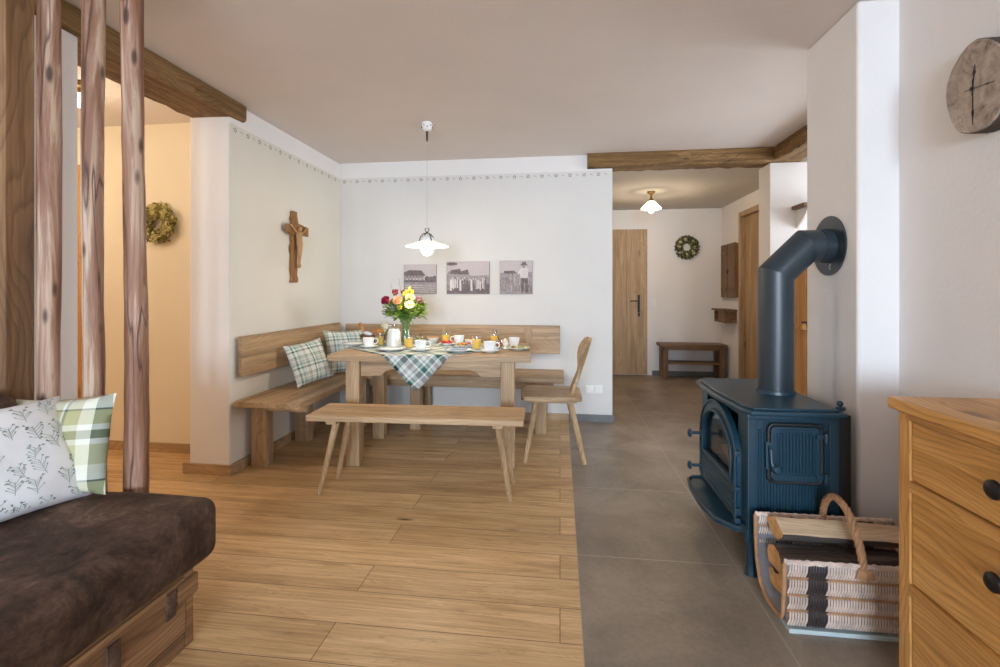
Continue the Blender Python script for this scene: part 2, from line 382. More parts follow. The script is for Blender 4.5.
# ------------------------------------------------------------------ mesh builder
ORIG = {}
class MB:
    def __init__(s):
        s.bm = bmesh.new()
        s.bev = False
    def join(s, b, mi=0, mat=None):
        if mat is not None: bmesh.ops.transform(b, matrix=mat, verts=b.verts)
        vs = [s.bm.verts.new(v.co) for v in b.verts]
        b.verts.index_update()
        for f in b.faces:
            try:
                nf = s.bm.faces.new([vs[v.index] for v in f.verts])
                nf.material_index = mi
            except ValueError:
                pass
        b.free()
        return s
    def raw(s, verts, faces, mi=0):
        vs = [s.bm.verts.new(v) for v in verts]
        for f in faces:
            try:
                s.bm.faces.new([vs[i] for i in f]).material_index = mi
            except ValueError:
                pass
        return s
    def box(s, x0, x1, y0, y1, z0, z1, b=0.0, mi=0, seg=2, mat=None):
        t = bmesh.new()
        if b > 0: s.bev = True
        bmesh.ops.create_cube(t, size=1.0)
        for v in t.verts:
            v.co = ((x0 + x1) / 2 + v.co.x * (x1 - x0), (y0 + y1) / 2 + v.co.y * (y1 - y0), (z0 + z1) / 2 + v.co.z * (z1 - z0))
        if b > 0:
            bmesh.ops.bevel(t, geom=list(t.edges), offset=b, segments=seg, profile=0.5, affect='EDGES')
        return s.join(t, mi, mat)
    def prism(s, pts, axis, a, b, bev=0.0, mi=0, mat=None, seg=2):
        t = bmesh.new()
        def P(u, v, w):
            return {'z': (u, v, w), 'y': (u, w, v), 'x': (w, u, v)}[axis]
        lo = [t.verts.new(P(u, v, a)) for u, v in pts]
        hi = [t.verts.new(P(u, v, b)) for u, v in pts]
        n = len(pts)
        t.faces.new(lo[::-1]); t.faces.new(hi)
        for i in range(n):
            t.faces.new((lo[i], lo[(i + 1) % n], hi[(i + 1) % n], hi[i]))
        bmesh.ops.recalc_face_normals(t, faces=t.faces)
        if bev > 0:
            s.bev = True
            es = [e for e in t.edges if (e.verts[0] in lo) == (e.verts[1] in lo)]
            bmesh.ops.bevel(t, geom=es, offset=bev, segments=seg, profile=0.5, affect='EDGES')
        return s.join(t, mi, mat)
    def tube(s, path, rad, n=10, mi=0, caps=True, closed=False, flat=1.0):
        path = [Vector(p) for p in path]
        m = len(path)
        rs = rad if isinstance(rad, (list, tuple)) else [rad] * m
        tang = []
        for i in range(m):
            if closed: d = path[(i + 1) % m] - path[i - 1]
            else: d = path[min(i + 1, m - 1)] - path[max(i - 1, 0)]
            tang.append(d.normalized())
        up = Vector((0, 0, 1)) if abs(tang[0].z) < 0.9 else Vector((1, 0, 0))
        nrm = (up - tang[0] * up.dot(tang[0])).normalized()
        rings = []
        for i in range(m):
            nrm = nrm - tang[i] * nrm.dot(tang[i])
            nrm = nrm.normalized()
            bn = tang[i].cross(nrm)
            rings.append([s.bm.verts.new(path[i] + (nrm * math.cos(2 * PI * k / n) * flat + bn * math.sin(2 * PI * k / n)) * rs[i]) for k in range(n)])
        for i in range(m if closed else m - 1):
            a, b = rings[i], rings[(i + 1) % m]
            for k in range(n):
                s.bm.faces.new((a[k], a[(k + 1) % n], b[(k + 1) % n], b[k])).material_index = mi
        if caps and not closed:
            s.bm.faces.new(rings[0][::-1]).material_index = mi
            s.bm.faces.new(rings[-1]).material_index = mi
        return s
    def lathe(s, prof, c=(0, 0, 0), n=24, mi=0, mat=None, close=False):
        t = bmesh.new()
        rings = []
        for r, z in prof:
            if r < 1e-5: rings.append([t.verts.new((0, 0, z))])
            else: rings.append([t.verts.new((r * math.cos(2 * PI * k / n), r * math.sin(2 * PI * k / n), z)) for k in range(n)])
        L = len(rings)
        for i in range(L if close else L - 1):
            a, b = rings[i], rings[(i + 1) % L]
            for k in range(n):
                q = [a[k % len(a)], a[(k + 1) % len(a)], b[(k + 1) % len(b)], b[k % len(b)]]
                u = []
                for x in q:
                    if x not in u: u.append(x)
                if len(u) >= 3:
                    try: t.faces.new(u)
                    except ValueError: pass
        bmesh.ops.recalc_face_normals(t, faces=t.faces)
        mt = Matrix.Translation(c)
        if mat is not None: mt = mt @ mat
        return s.join(t, mi, mt)
    def ell(s, c, r, mi=0, u=14, v=9, rot=None, jit=0.0):
        t = bmesh.new()
        bmesh.ops.create_uvsphere(t, u_segments=u, v_segments=v, radius=1.0)
        if jit:
            for w in t.verts: w.co *= 1 + RND.uniform(-jit, jit)
        mt = Matrix.Translation(c) @ (rot.to_matrix().to_4x4() if rot else Matrix()) @ Matrix.Diagonal((*r, 1))
        return s.join(t, mi, mt)
    def build(s, name, mat, parent=None, loc=None, ang=38, weld=False):
        if weld: bmesh.ops.remove_doubles(s.bm, verts=s.bm.verts, dist=1e-5)
        o_ = ORIG.get(parent.name, Vector()) if parent else Vector(loc or (0, 0, 0))
        if o_.length > 0: bmesh.ops.translate(s.bm, vec=-o_, verts=s.bm.verts)
        me = bpy.data.meshes.new(name)
        s.bm.to_mesh(me); s.bm.free()
        for q in (mat if isinstance(mat, list) else [mat]): me.materials.append(q)
        for p in me.polygons: p.use_smooth = True
        me.set_sharp_from_angle(angle=math.radians(ang))
        o = bpy.data.objects.new(name, me)
        COL.objects.link(o)
        if s.bev:
            wn = o.modifiers.new('normals', 'WEIGHTED_NORMAL'); wn.keep_sharp = True; wn.weight = 100
        if parent:
            o.parent = parent
            ORIG[o.name] = o_
        elif loc: 
            o.location = loc
            ORIG[o.name] = Vector(loc)
        else:
            ORIG[o.name] = Vector()
        return o

def tag(o, label, cat, group=None, kind=None):
    o['label'] = label; o['category'] = cat
    if group: o['group'] = group
    if kind: o['kind'] = kind
    return o
def thing(name, label, cat, loc=(0, 0, 0), group=None):
    """loc: base of a thing whose parts are written in world coordinates"""
    o = bpy.data.objects.new(name, None)
    o.empty_display_size = 0.1
    COL.objects.link(o)
    o.location = loc
    ORIG[o.name] = Vector(loc)
    return tag(o, label, cat, group)
def local(name, label, cat, group=None):
    return thing(name, label, cat, (0, 0, 0), group)
def place(o, loc, rz=0.0):
    o.location = loc; o.rotation_euler = (0, 0, rz)
    return o
def copy_tree(o, parent=None):
    c = o.copy(); COL.objects.link(c)
    if parent: c.parent = parent
    for ch in list(o.children): copy_tree(ch, c)
    return c
def struct(name, mb, mat, parent=None, ang=38, label=None):
    o = mb.build(name, mat, parent, ang=ang)
    if not parent: o['kind'] = 'structure'
    return o

# ------------------------------------------------------------------ the room shell
CZ = 2.36
struct('floor_boards', MB().box(-5.1, 0.074, -4.75, 4.4, -0.06, 0.0), M['floor'])
struct('floor_tiles', MB().box(0.074, 3.4, -4.75, 6.9, -0.06, 0.0).box(-0.5, 0.074, 4.4, 6.9, -0.06, 0.0), M['tile'])
struct('ceiling', MB().box(-5.1, 3.4, -4.75, 4.4, CZ, CZ + 0.1), M['ceil'])
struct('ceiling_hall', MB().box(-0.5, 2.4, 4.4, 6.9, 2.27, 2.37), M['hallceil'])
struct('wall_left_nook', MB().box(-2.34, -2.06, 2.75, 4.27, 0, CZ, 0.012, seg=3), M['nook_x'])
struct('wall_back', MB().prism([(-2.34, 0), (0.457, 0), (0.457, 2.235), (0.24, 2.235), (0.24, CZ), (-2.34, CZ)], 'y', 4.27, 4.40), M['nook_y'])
struct('wall_left_sofa', MB().box(-2.34, -2.06, -4.75, 1.80, 0, 2.25), M['white'])
struct('wall_corridor_back', MB().box(-5.1, -2.34, 3.09, 3.2, 0, CZ), M['cream'])
struct('wall_corridor_left', MB().box(-5.1, -5.0, 0.7, 3.09, 0, CZ), M['cream'])
struct('wall_corridor_front', MB().box(-5.0, -2.34, 0.7, 0.8, 0, CZ), M['cream'])
struct('wall_right', MB().box(1.375, 1.58, -4.75, 2.13, 0, CZ), M['white'])
struct('wall_chimney', MB().box(1.22, 1.75, 2.13, 2.548, 0, CZ, 0.016, seg=4), M['white'])
struct('wall_passage_front', MB().box(1.75, 3.3, 2.4, 2.548, 0, CZ), M['white'])
pw = MB().box(3.2, 3.3, 2.548, 2.75, 0, CZ).box(3.2, 3.3, 4.15, 4.5, 0, CZ).box(3.2, 3.3, 2.75, 4.15, 0, 0.85).box(3.2, 3.3, 2.75, 4.15, 2.15, CZ)
struct('wall_passage_right', pw, M['white'])
f = MB().box(3.21, 3.27, 2.75, 2.81, 0.85, 2.15, 0.005).box(3.21, 3.27, 4.09, 4.15, 0.85, 2.15, 0.005).box(3.21, 3.27, 2.81, 4.09, 0.85, 0.91, 0.005).box(3.21, 3.27, 2.81, 4.09, 2.09, 2.15, 0.005).box(3.21, 3.27, 3.42, 3.48, 0.91, 2.09, 0.005)
wp = struct('window_3', f, M['pineZ'])
MB().box(3.238, 3.244, 2.81, 3.42, 0.91, 2.09).box(3.238, 3.244, 3.48, 4.09, 0.91, 2.09).build('window_pane', M['pane'], wp)
struct('wall_passage_back', MB().box(1.76, 3.2, 4.27, 4.5, 0, 2.24, 0.006), M['white'])
struct('wall_hall_back', MB().box(-0.5, 2.36, 6.72, 6.84, 0, 2.3), M['white'])
struct('wall_hall_left', MB().box(-0.5, -0.4, 4.40, 6.72, 0, 2.3), M['white'])
# right hall wall with its doorway (near jamb is hidden)
struct('wall_hall_right', MB().box(2.16, 2.3, 6.06, 6.72, 0, 2.3).box(2.16, 2.3, 4.5, 5.1, 0, 2.3).box(2.16, 2.3, 5.1, 6.06, 2.08, 2.3), M['white'])

# rear wall behind the camera with two big windows
wx = [(-1.15, 0.0), (0.15, 1.2)]
rw = MB()
rw.box(-2.34, 1.58, -4.75, -4.6, 2.2, CZ).box(-2.34, wx[0][0], -4.75, -4.6, 0, 2.2).box(wx[0][1], wx[1][0], -4.75, -4.6, 0, 2.2).box(wx[1][1], 1.58, -4.75, -4.6, 0, 2.2)
for a, b in wx: rw.box(a, b, -4.75, -4.6, 0, 0.12)
struct('wall_rear', rw, M['white'])
for i, (a, b) in enumerate(wx):
    f = MB(); w = 0.06
    f.box(a, a + w, -4.7, -4.64, 0.12, 2.2, 0.005).box(b - w, b, -4.7, -4.64, 0.12, 2.2, 0.005)
    f.box(a + w, b - w, -4.7, -4.64, 0.12, 0.12 + w, 0.005).box(a + w, b - w, -4.7, -4.64, 2.2 - w, 2.2, 0.005)
    mdl = (a + b) / 2
    f.box(mdl - 0.035, mdl + 0.035, -4.7, -4.64, 0.12 + w, 2.2 - w, 0.005)
    wn = struct('window_%d' % (i + 1), f, M['pineZ'])
    MB().box(a + w, mdl - 0.035, -4.672, -4.666, 0.12 + w, 2.2 - w).box(mdl + 0.035, b - w, -4.672, -4.666, 0.12 + w, 2.2 - w).build('window_pane', M['pane'], wn)

# baseboards
struct('baseboard_left', MB().box(-2.045 - 0.015, -2.045, 2.752, 4.27, 0, 0.065, 0.003).box(-2.375, -2.045, 2.735, 2.75, 0, 0.065, 0.003), M['oakX'])
struct('baseboard_back', MB().box(0.075, 0.47, 4.255, 4.27, 0, 0.065, 0.003), M['tilebase'])
struct('baseboard_back_boards', MB().box(-2.045, 0.075, 4.255, 4.27, 0, 0.065, 0.003), M['oakX'])
struct('baseboard_corridor', MB().box(-5.0, -2.34, 3.075, 3.09, 0, 0.065, 0.003), M['oakX'])
struct('baseboard_hall', MB().box(1.25, 2.16, 6.705, 6.72, 0, 0.065, 0.003), M['tilebase'])

# old timber beams set into the ceiling
def rough_beam(x0, x1, y0, y1, z0, z1, long_axis, n=40, amp=0.006):
    mb = MB()
    t = bmesh.new()
    def prof(k):
        c = 0.012
        return [(0, 0), (1, 0), (1, 1), (0, 1)]
    rings = []
    rr = random.Random(hash((x0, y0)) % 1000)
    off = [[rr.uniform(-amp, amp) for _ in range(8)] for _ in range(n + 1)]
    for i in range(n + 1):
        s_ = i / n
        o = off[i]
        if long_axis == 'y':
            y = y0 + (y1 - y0) * s_
            p = [(x0 + o[0] + 0.012, y, z0 + o[1]), (x1 + o[2] - 0.012, y, z0 + o[3]), (x1 + o[2], y, z0 + 0.012 + o[3]), (x1 + o[4] * .5, y, z1), (x0 + o[5] * .5, y, z1), (x0 + o[0], y, z0 + 0.012 + o[1])]
        else:
            x = x0 + (x1 - x0) * s_
            p = [(x, y0 + o[0] + 0.012, z0 + o[1]), (x, y1 + o[2] - 0.012, z0 + o[3]), (x, y1 + o[2], z0 + 0.012 + o[3]), (x, y1 + o[4] * .5, z1), (x, y0 + o[5] * .5, z1), (x, y0 + o[0], z0 + 0.012 + o[1])]
        rings.append([t.verts.new(q) for q in p])
    for i in range(n):
        for k in range(6):
            t.faces.new((rings[i][k], rings[i][(k + 1) % 6], rings[i + 1][(k + 1) % 6], rings[i + 1][k]))
    t.faces.new(rings[0]); t.faces.new(rings[-1][::-1])
    bmesh.ops.recalc_face_normals(t, faces=t.faces)
    return mb.join(t)
tag(struct('ceiling_beam', rough_beam(-2.33, -2.03, -2.0, 2.87, 2.252, 2.358, 'y', 60), M['beamY']),
    'old timber ceiling beam over the left opening behind the log poles', 'beam')
tag(struct('ceiling_beam', rough_beam(0.24, 2.0, 4.215, 4.42, 2.24, 2.358, 'x', 40), M['beamX']),
    'old timber beam across the top of the hall opening', 'beam')
tag(struct('ceiling_beam', rough_beam(1.77, 2.0, 2.56, 4.21, 2.243, 2.358, 'y', 40), M['beamY']),
    'short timber beam meeting the hall beam above the stovepipe', 'beam')

# stencilled flower border under the white band
def motif(mb, P, s, kind):
    if kind == 0:
        for k in range(5):
            a = 2 * PI * k / 5 + 0.3
            cx, cy = math.cos(a) * 0.011, math.sin(a) * 0.011
            pts = [P(s + cx + 0.0055 * math.cos(q), cy + 0.0055 * math.sin(q)) for q in [2 * PI * j / 6 for j in range(6)]]
            mb.raw(pts, [tuple(range(6))], 0)
    else:
        q = [(-0.016, 0.004), (-0.004, 0.008), (0.006, 0.001), (0.018, -0.006), (0.006, -0.004), (-0.006, 0.003)]
        mb.raw([P(s + u, v) for u, v in q], [tuple(range(6))], 1)
M['sten1'] = plain('stencil_rose', (150, 118, 112), 0.9)
M['sten2'] = plain('stencil_green', (150, 148, 132), 0.9)
st = MB()
i = 0
y = 2.80
while y < 4.24:
    motif(st, lambda u, v: (-2.0592, u, 2.185 + v), y, i % 2)
    y += 0.062; i += 1
x = -2.02
while x < 0.44:
    motif(st, lambda u, v: (u, 4.2692, 2.185 + v), x, i % 2)
    x += 0.062; i += 1
struct('trim_1', st, [M['sten1'], M['sten2']])

# ------------------------------------------------------------------ doors
def plank_door(nm, x0, x1, y, z1, mat):
    mb = MB()
    ws = [x0, x0 + (x1 - x0) * 0.36, x0 + (x1 - x0) * 0.68, x1]
    for a, b in zip(ws, ws[1:]): mb.box(a + 0.0008, b - 0.0008, y - 0.02, y, 0.008, z1, 0.002)
    return mb
d1 = struct('door_1', plank_door('d', 0.32, 1.185, 6.716, 2.0, None), M['doorZ'])
h = MB().box(1.055, 1.085, 6.688, 6.696, 0.86, 1.10, 0.003)
h.tube([(1.07, 6.696, 1.02), (1.07, 6.65, 1.02), (1.05, 6.645, 1.02), (0.95, 6.645, 1.015)], [0.009, 0.009, 0.009, 0.007], 8)
h.build('door_handle', M['black'], d1)
kc = MB()
kc.tube([(1.07, 6.683, 0.90), (1.07, 6.675, 0.86)], 0.003, 6).ell((1.07, 6.678, 0.83), (0.016, 0.006, 0.028))
kc.build('key', M['antique'], d1)
# second hall door, in the right wall, with its frame
d2 = struct('door_2', MB().box(2.2, 2.235, 5.15, 6.01, 0.008, 2.04, 0.002), M['doorZ'])
MB().box(2.14, 2.26, 6.0, 6.062, 0, 2.1, 0.004).box(2.14, 2.26, 5.09, 5.155, 0, 2.1, 0.004).box(2.14, 2.26, 5.155, 6.0, 2.04, 2.1, 0.004).build('door_frame', M['doorZ'], d2)
# corridor door
d3 = struct('door_3', MB().box(-4.4, -3.53, 3.07, 3.089, 0.008, 2.0, 0.002), M['pineZ'])
MB().box(-3.53, -3.44, 3.055, 3.09, 0, 2.08, 0.004).box(-4.5, -4.4, 3.055, 3.09, 0, 2.08, 0.004).box(-4.4, -3.53, 3.055, 3.09, 2.0, 2.08, 0.004).build('door_frame', M['pineZ'], d3)

# ------------------------------------------------------------------ small wall items
sw = thing('light_switch', 'white light switch on the hall wall beside the wooden entrance door', 'switch', (1.268, 6.72, 1.0))
MB().box(1.228, 1.308, 6.711, 6.72, 0.94, 1.06, 0.003).build('switch_plate', M['plastic'], sw)
MB().box(1.246, 1.290, 6.706, 6.711, 0.965, 1.035, 0.002).build('rocker', M['plastic'], sw)
for k, (xs, lb) in enumerate(((0.262, 'white wall socket behind the chair, the one closer to the table'), (0.336, 'white wall socket behind the chair, the one closer to the hall'))):
    so = thing('power_socket', lb, 'socket', (xs, 4.27, 0.285))
    MB().box(xs - 0.035, xs + 0.035, 4.26, 4.27, 0.25, 0.32, 0.003).build('socket_plate', M['plastic'], so)
    MB().lathe([(0.022, 0), (0.022, 0.004), (0.019, 0.004), (0.019, -0.004), (0, -0.004)], (xs, 4.2595, 0.285), 16, mat=Matrix.Rotation(PI / 2, 4, 'X')).build('socket_ring', M['plastic'], so)

def wreath(name, label, c, r, rr, n, mats, seed):
    rg = random.Random(seed)
    w = thing(name, label, 'wreath', c)
    cx, cy, cz = c
    t = MB()
    t.tube([(cx + r * math.cos(a), cy - rr * 0.55, cz + r * math.sin(a)) for a in [2 * PI * k / 40 for k in range(40)]], rr * 0.75, 8, closed=True)
    t.build('ring', mats[0], w)
    lf = MB()
    for k in range(n):
        a = rg.uniform(0, 2 * PI); b = rg.uniform(-0.3, PI + 0.3)
        q = Vector((cx + (r + rr * math.cos(b)) * math.cos(a), cy - rr * 0.55 - rr * 0.7 * max(-.3, math.sin(b)), cz + (r + rr * math.cos(b)) * math.sin(a)))
        d = Vector((-math.sin(a) + rg.uniform(-.6, .6), rg.uniform(-.8, .1), math.cos(a) + rg.uniform(-.6, .6))).normalized()
        s_ = d.cross(Vector((rg.uniform(-1, 1), -1, rg.uniform(-1, 1)))).normalized()
        L = rr * rg.uniform(0.5, 0.9); W = L * 0.32
        lf.raw([q, q + d * L * .5 + s_ * W, q + d * L, q + d * L * .5 - s_ * W], [(0, 1, 2, 3)], k % 2)
    lf.build('leaf', [mats[1], mats[2]], w)['kind'] = 'stuff'
    for k in range(8):
        a = 2 * PI * k / 8 + rg.uniform(-.2, .2)
        bl = MB()
        q = (cx + r * math.cos(a), cy - rr * 1.25, cz + r * math.sin(a))
        for j in range(9):
            o = [rg.uniform(-.4, .4) * rr for _ in range(3)]
            bl.ell((q[0] + o[0], q[1] + abs(o[1]) * .6, q[2] + o[2]), (rr * .28,) * 3, 0, 8, 6, jit=.15)
        bl.build('flower_head', mats[3], w)
    return w
wreath('dried_wreath', 'straw coloured dried flower wreath on the corridor wall behind the log poles', (-2.85, 3.09, 1.64), 0.093, 0.045, 520, (M['moss'], M['straw'], M['moss'], M['straw']), 3)
wreath('dried_wreath', 'dark green wreath with pale blooms on the hall wall above the bench', (1.70, 6.72, 1.745), 0.104, 0.046, 620, (M['leafdark'], M['leafdark'], M['moss'], M['palebloom']), 5)

# crucifix on the left wall
cr = thing('crucifix', 'rough wooden crucifix hanging on the left dining nook wall', 'crucifix', (-2.06, 3.45, 1.48))
X0 = -2.06
def edge_pts(u0, u1, v0, v1, n, amp, seed):
    r_ = random.Random(seed)
    L = [(u0 + r_.uniform(-amp, amp), v0 + (v1 - v0) * k / n) for k in range(n + 1)]
    Rr = [(u1 + r_.uniform(-amp, amp), v1 - (v1 - v0) * k / n) for k in range(n + 1)]
    return Rr + L
MB().prism([(a, b) for a, b in edge_pts(3.408, 3.484, 1.222, 1.772, 18, 0.010, 1)], 'x', X0 + 0.001, X0 + 0.03, 0.004).build('upright', M['barkcross'], cr)
pts = [(b, a) for a, b in edge_pts(1.590, 1.668, 3.30, 3.605, 10, 0.010, 2)]
MB().prism(pts, 'x', X0 + 0.03, X0 + 0.05, 0.004).build('crossbar', M['barkcross'], cr)
fg = MB()
fx = X0 + 0.062; dz = 0.018
fg.tube([(fx, 3.447, 1.345 + dz), (fx, 3.448, 1.40 + dz), (fx + .006, 3.443, 1.455 + dz), (fx, 3.452, 1.50 + dz), (fx, 3.447, 1.535 + dz), (fx, 3.447, 1.575 + dz), (fx, 3.447, 1.598 + dz)], [0.008, 0.013, 0.018, 0.024, 0.020, 0.027, 0.012], 10)
fg.ell((fx + .008, 3.443, 1.615 + dz), (0.016, 0.015, 0.02), u=10, v=8)
for s_ in (-1, 1):
    fg.tube([(fx, 3.447 + s_ * .02, 1.582 + dz), (fx, 3.447 + s_ * .06, 1.60 + dz), (fx - .004, 3.447 + s_ * .115, 1.638 + dz)], [0.010, 0.008, 0.006], 8)
fg.ell((fx, 3.447, 1.335 + dz), (0.014, 0.013, 0.02), u=10, v=6)
fg.build('carved_figure', M['carve'], cr)

# three old photographs on canvas
M['sepia_sky'] = plain('print_sky', (194, 184, 185), 0.8, var=0.06, scale=8)
M['sepia_mid'] = plain('print_mid', (156, 146, 147), 0.8, var=0.25, scale=40)
M['sepia_dark'] = plain('print_dark', (114, 103, 106), 0.8, var=0.3, scale=40)
M['sepia_light'] = plain('print_light', (212, 204, 203), 0.8, var=0.08, scale=30)
M['canvas_edge'] = plain('canvas_edge', (150, 140, 140), 0.9)
SEP = [M['sepia_sky'], M['sepia_mid'], M['sepia_dark'], M['sepia_light']]
def picture(label, x0, x1, z0, z1, draw):
    Yw = 4.27
    p = thing('canvas_picture', label, 'picture', ((x0 + x1) / 2, Yw, z0), 'old photographs on the back wall')
    MB().box(x0, x1, Yw - 0.02, Yw, z0, z1, 0.002).build('canvas', M['canvas_edge'], p)
    mb = MB(); w = x1 - x0; hh = z1 - z0
    lay = [0]
    def poly(pts, mi):
        lay[0] += 1
        yy = Yw - 0.0202 - lay[0] * 0.00004
        mb.raw([(x0 + w * u, yy, z0 + hh * v) for u, v in pts], [tuple(range(len(pts)))], mi)
    poly([(0.01, 0.01), (0.99, 0.01), (0.99, 0.99), (0.01, 0.99)], 0)
    draw(poly)
    mb.build('print', SEP, p)
def blob(poly, u, v, a, b, mi, n=12):
    poly([(min(.99, max(.01, u + a * math.cos(2 * PI * k / n))), min(.99, max(.01, v + b * math.sin(2 * PI * k / n)))) for k in range(n)], mi)
def farm(poly):
    poly([(.01, .01), (.99, .01), (.99, .44), (.01, .46)], 1)
    poly([(.01, .45), (.62, .45), (.62, .66), (.01, .64)], 1)
    poly([(.01, .62), (.68, .62), (.55, .80), (.18, .82), (.01, .74)], 2)
    for k in range(5):
        for r in (.49, .56): poly([(.08 + .1 * k, r), (.12 + .1 * k, r), (.12 + .1 * k, r + .045), (.08 + .1 * k, r + .045)], 3 if r < .5 else 2)
    for u, a in ((.72, .09), (.84, .08), (.95, .1)): blob(poly, u, .52, a * .8, a, 2)
    poly([(.01, .40), (.99, .40), (.99, .46), (.01, .47)], 2)
    for k in range(4): poly([(.02, .08 + .07 * k), (.98, .05 + .07 * k), (.98, .06 + .07 * k), (.02, .10 + .07 * k)], 3)
def crowd(poly):
    poly([(.01, .01), (.99, .01), (.99, .32), (.01, .30)], 2)
    poly([(.01, .30), (.99, .32), (.99, .58), (.55, .56), (.50, .72), (.34, .66), (.30, .74), (.05, .70), (.01, .6)], 1)
    poly([(.08, .62), (.52, .60), (.50, .76), (.34, .70), (.32, .78), (.1, .74)], 2)
    blob(poly, .12, .93, .14, .05, 2)
    r_ = random.Random(4)
    for k in range(22):
        u = .04 + .042 * k + r_.uniform(-.01, .01); b = r_.uniform(.12, .2)
        poly([(u - .016, b), (u + .016, b), (u + .013, b + .27), (u - .013, b + .27)], r_.choice((3, 3, 2, 1)))
        blob(poly, u, b + .31, .012, .03, r_.choice((3, 1, 2)), 8)
    for u in (.08, .3, .56): poly([(u, .1), (u + .05, .1), (u + .04, .45), (u, .45)], 3)
def farmer(poly):
    poly([(.01, .01), (.99, .01), (.99, .66), (.01, .64)], 1)
    poly([(.14, .70), (.46, .70), (.50, .62), (.12, .62)], 2)
    r_ = random.Random(6)
    for k in range(44):
        u = r_.uniform(.03, .97); v = r_.uniform(.02, .45); d = r_.uniform(-.03, .03)
        poly([(u, v), (u + .012, v), (u + d + .008, v + .2), (u + d, v + .2)], r_.choice((2, 3, 2)))
    poly([(.66, .04), (.72, .04), (.76, .40), (.80, .05), (.88, .04), (.86, .50), (.66, .50)], 2)
    poly([(.63, .48), (.86, .48), (.88, .74), (.80, .80), (.68, .80), (.60, .72)], 3)
    poly([(.60, .72), (.66, .74), (.58, .58), (.54, .60)], 3)
    blob(poly, .74, .83, .05, .06, 1)
    poly([(.60, .86), (.88, .86), (.82, .90), (.80, .96), (.69, .96), (.67, .90)], 2)
picture('old photo print of a farmhouse, the one above the bouquet', -1.435, -1.126, 1.128, 1.398, farm)
picture('old photo print of a crowd beside a machine, middle one on the back wall', -1.030, -0.632, 1.128, 1.423, crowd)
picture('old photo print of a farmer in a hat standing in a field', -0.540, -0.245, 1.128, 1.427, farmer)

# clock on the right wall: an uneven slice of trunk
ck = thing('wall_clock', 'round wood slice clock with thin black hands on the right wall', 'clock', (1.375, 1.704, 1.81))
r_ = random.Random(9)
cp = []
for k in range(56):
    a = 2 * PI * k / 56
    rr = 1 + 0.035 * math.sin(2 * a + 0.6) + 0.02 * math.sin(5 * a) + r_.uniform(-.006, .006)
    cp.append((1.700 + 0.112 * rr * math.cos(a), 1.812 + 0.150 * rr * math.sin(a)))
MB().prism(cp, 'x', 1.317, 1.3745, 0.004).build('slice', [M['clock']], ck)
rim = MB()
t = bmesh.new()
n = len(cp)
lo = [t.verts.new((1.323, 1.700 + (u - 1.700) * 1.012, 1.812 + (v - 1.812) * 1.012)) for u, v in cp]
hi = [t.verts.new((1.373, 1.700 + (u - 1.700) * 1.016, 1.812 + (v - 1.812) * 1.016)) for u, v in cp]
for k in range(n): t.faces.new((lo[k], lo[(k + 1) % n], hi[(k + 1) % n], hi[k]))
bmesh.ops.recalc_face_normals(t, faces=t.faces)
rim.join(t).build('bark', M['bark_rim'], ck)
HY, HZ = 1.704, 1.808
def hand(a, L, w, back):
    d = Vector((0, -math.sin(a), math.cos(a))); s_ = Vector((0, math.cos(a), math.sin(a)))
    o = Vector((1.314, HY, HZ))
    mb = MB()
    prof = [(-back, w * .6), (0, w * .5), (L * .55, w * .5), (L * .66, w * 1.9), (L * .8, w * .6), (L, w * .15)]
    vs = [o + d * p + s_ * q for p, q in prof] + [o + d * p - s_ * q for p, q in prof[::-1]]
    k = len(vs)
    vs2 = [v + Vector((0.0015, 0, 0)) for v in vs]
    mb.raw(vs + vs2, [tuple(range(k)), tuple(range(2 * k - 1, k - 1, -1))] + [(i, (i + 1) % k, k + (i + 1) % k, k + i) for i in range(k)])
    return mb
hand(math.radians(6), 0.075, 0.003, 0.02).build('hour_hand', M['black'], ck)
hand(math.radians(180), 0.115, 0.0022, 0.03).build('minute_hand', M['black'], ck)
hand(math.radians(96), 0.08, 0.0012, 0.03).build('second_hand', M['black'], ck)
MB().lathe([(0, .004), (.006, .003), (.006, 0)], (1.313, HY, HZ), 12, mat=Matrix.Rotation(-PI / 2, 4, 'Y')).build('hub', M['black'], ck)

# ------------------------------------------------------------------ lamps
PX, PY = -0.942, 3.3
pl = thing('pendant_lamp', 'white glass pendant lamp hanging over the dining table', 'lamp', (PX, PY, CZ))
MB().lathe([(0.0, 2.36), (0.036, 2.358), (0.040, 2.352), (0.038, 2.345), (0.040, 2.335), (0.033, 2.308), (0.018, 2.297), (0.0, 2.295)], (PX, PY, 0), 24).build('ceiling_rose', M['china'], pl)
t = MB()
for k in range(10):
    a = 2 * PI * k / 10
    q = Vector((PX + .0385 * math.cos(a), PY + .0385 * math.sin(a), 2.326 + (.006 if k % 2 else -.006)))
    t.ell(q, (.004, .004, .006), k % 2, 6, 5)
t.build('painted_flower', [M['leafdark'], M['darkred']], pl)
MB().lathe([(0, 2.297), (.008, 2.297), (.008, 2.24), (.006, 2.235), (.006, 2.225), (0, 2.222)], (PX, PY, 0), 12).build('cord_grip', M['antique'], pl)
MB().tube([(PX, PY, 2.225), (PX, PY, 1.60)], 0.0014, 6).build('cord', M['cord'], pl)
hk = MB()
for s_ in (-1, 1):
    hk.tube([(PX, PY, 1.572), (PX + s_ * .009, PY, 1.582), (PX + s_ * .016, PY, 1.596), (PX + s_ * .010, PY, 1.605), (PX + s_ * .005, PY, 1.598)], .003, 6)
hk.ell((PX, PY, 1.574), (.007, .007, .007), u=8, v=6)
for k in range(4):
    a = PI / 4 + k * PI / 2
    ca, sa = math.cos(a), math.sin(a)
    hk.tube([(PX, PY, 1.572), (PX + .032 * ca, PY + .032 * sa, 1.563), (PX + .052 * ca, PY + .052 * sa, 1.540), (PX + .063 * ca, PY + .063 * sa, 1.508)], .0035, 6)
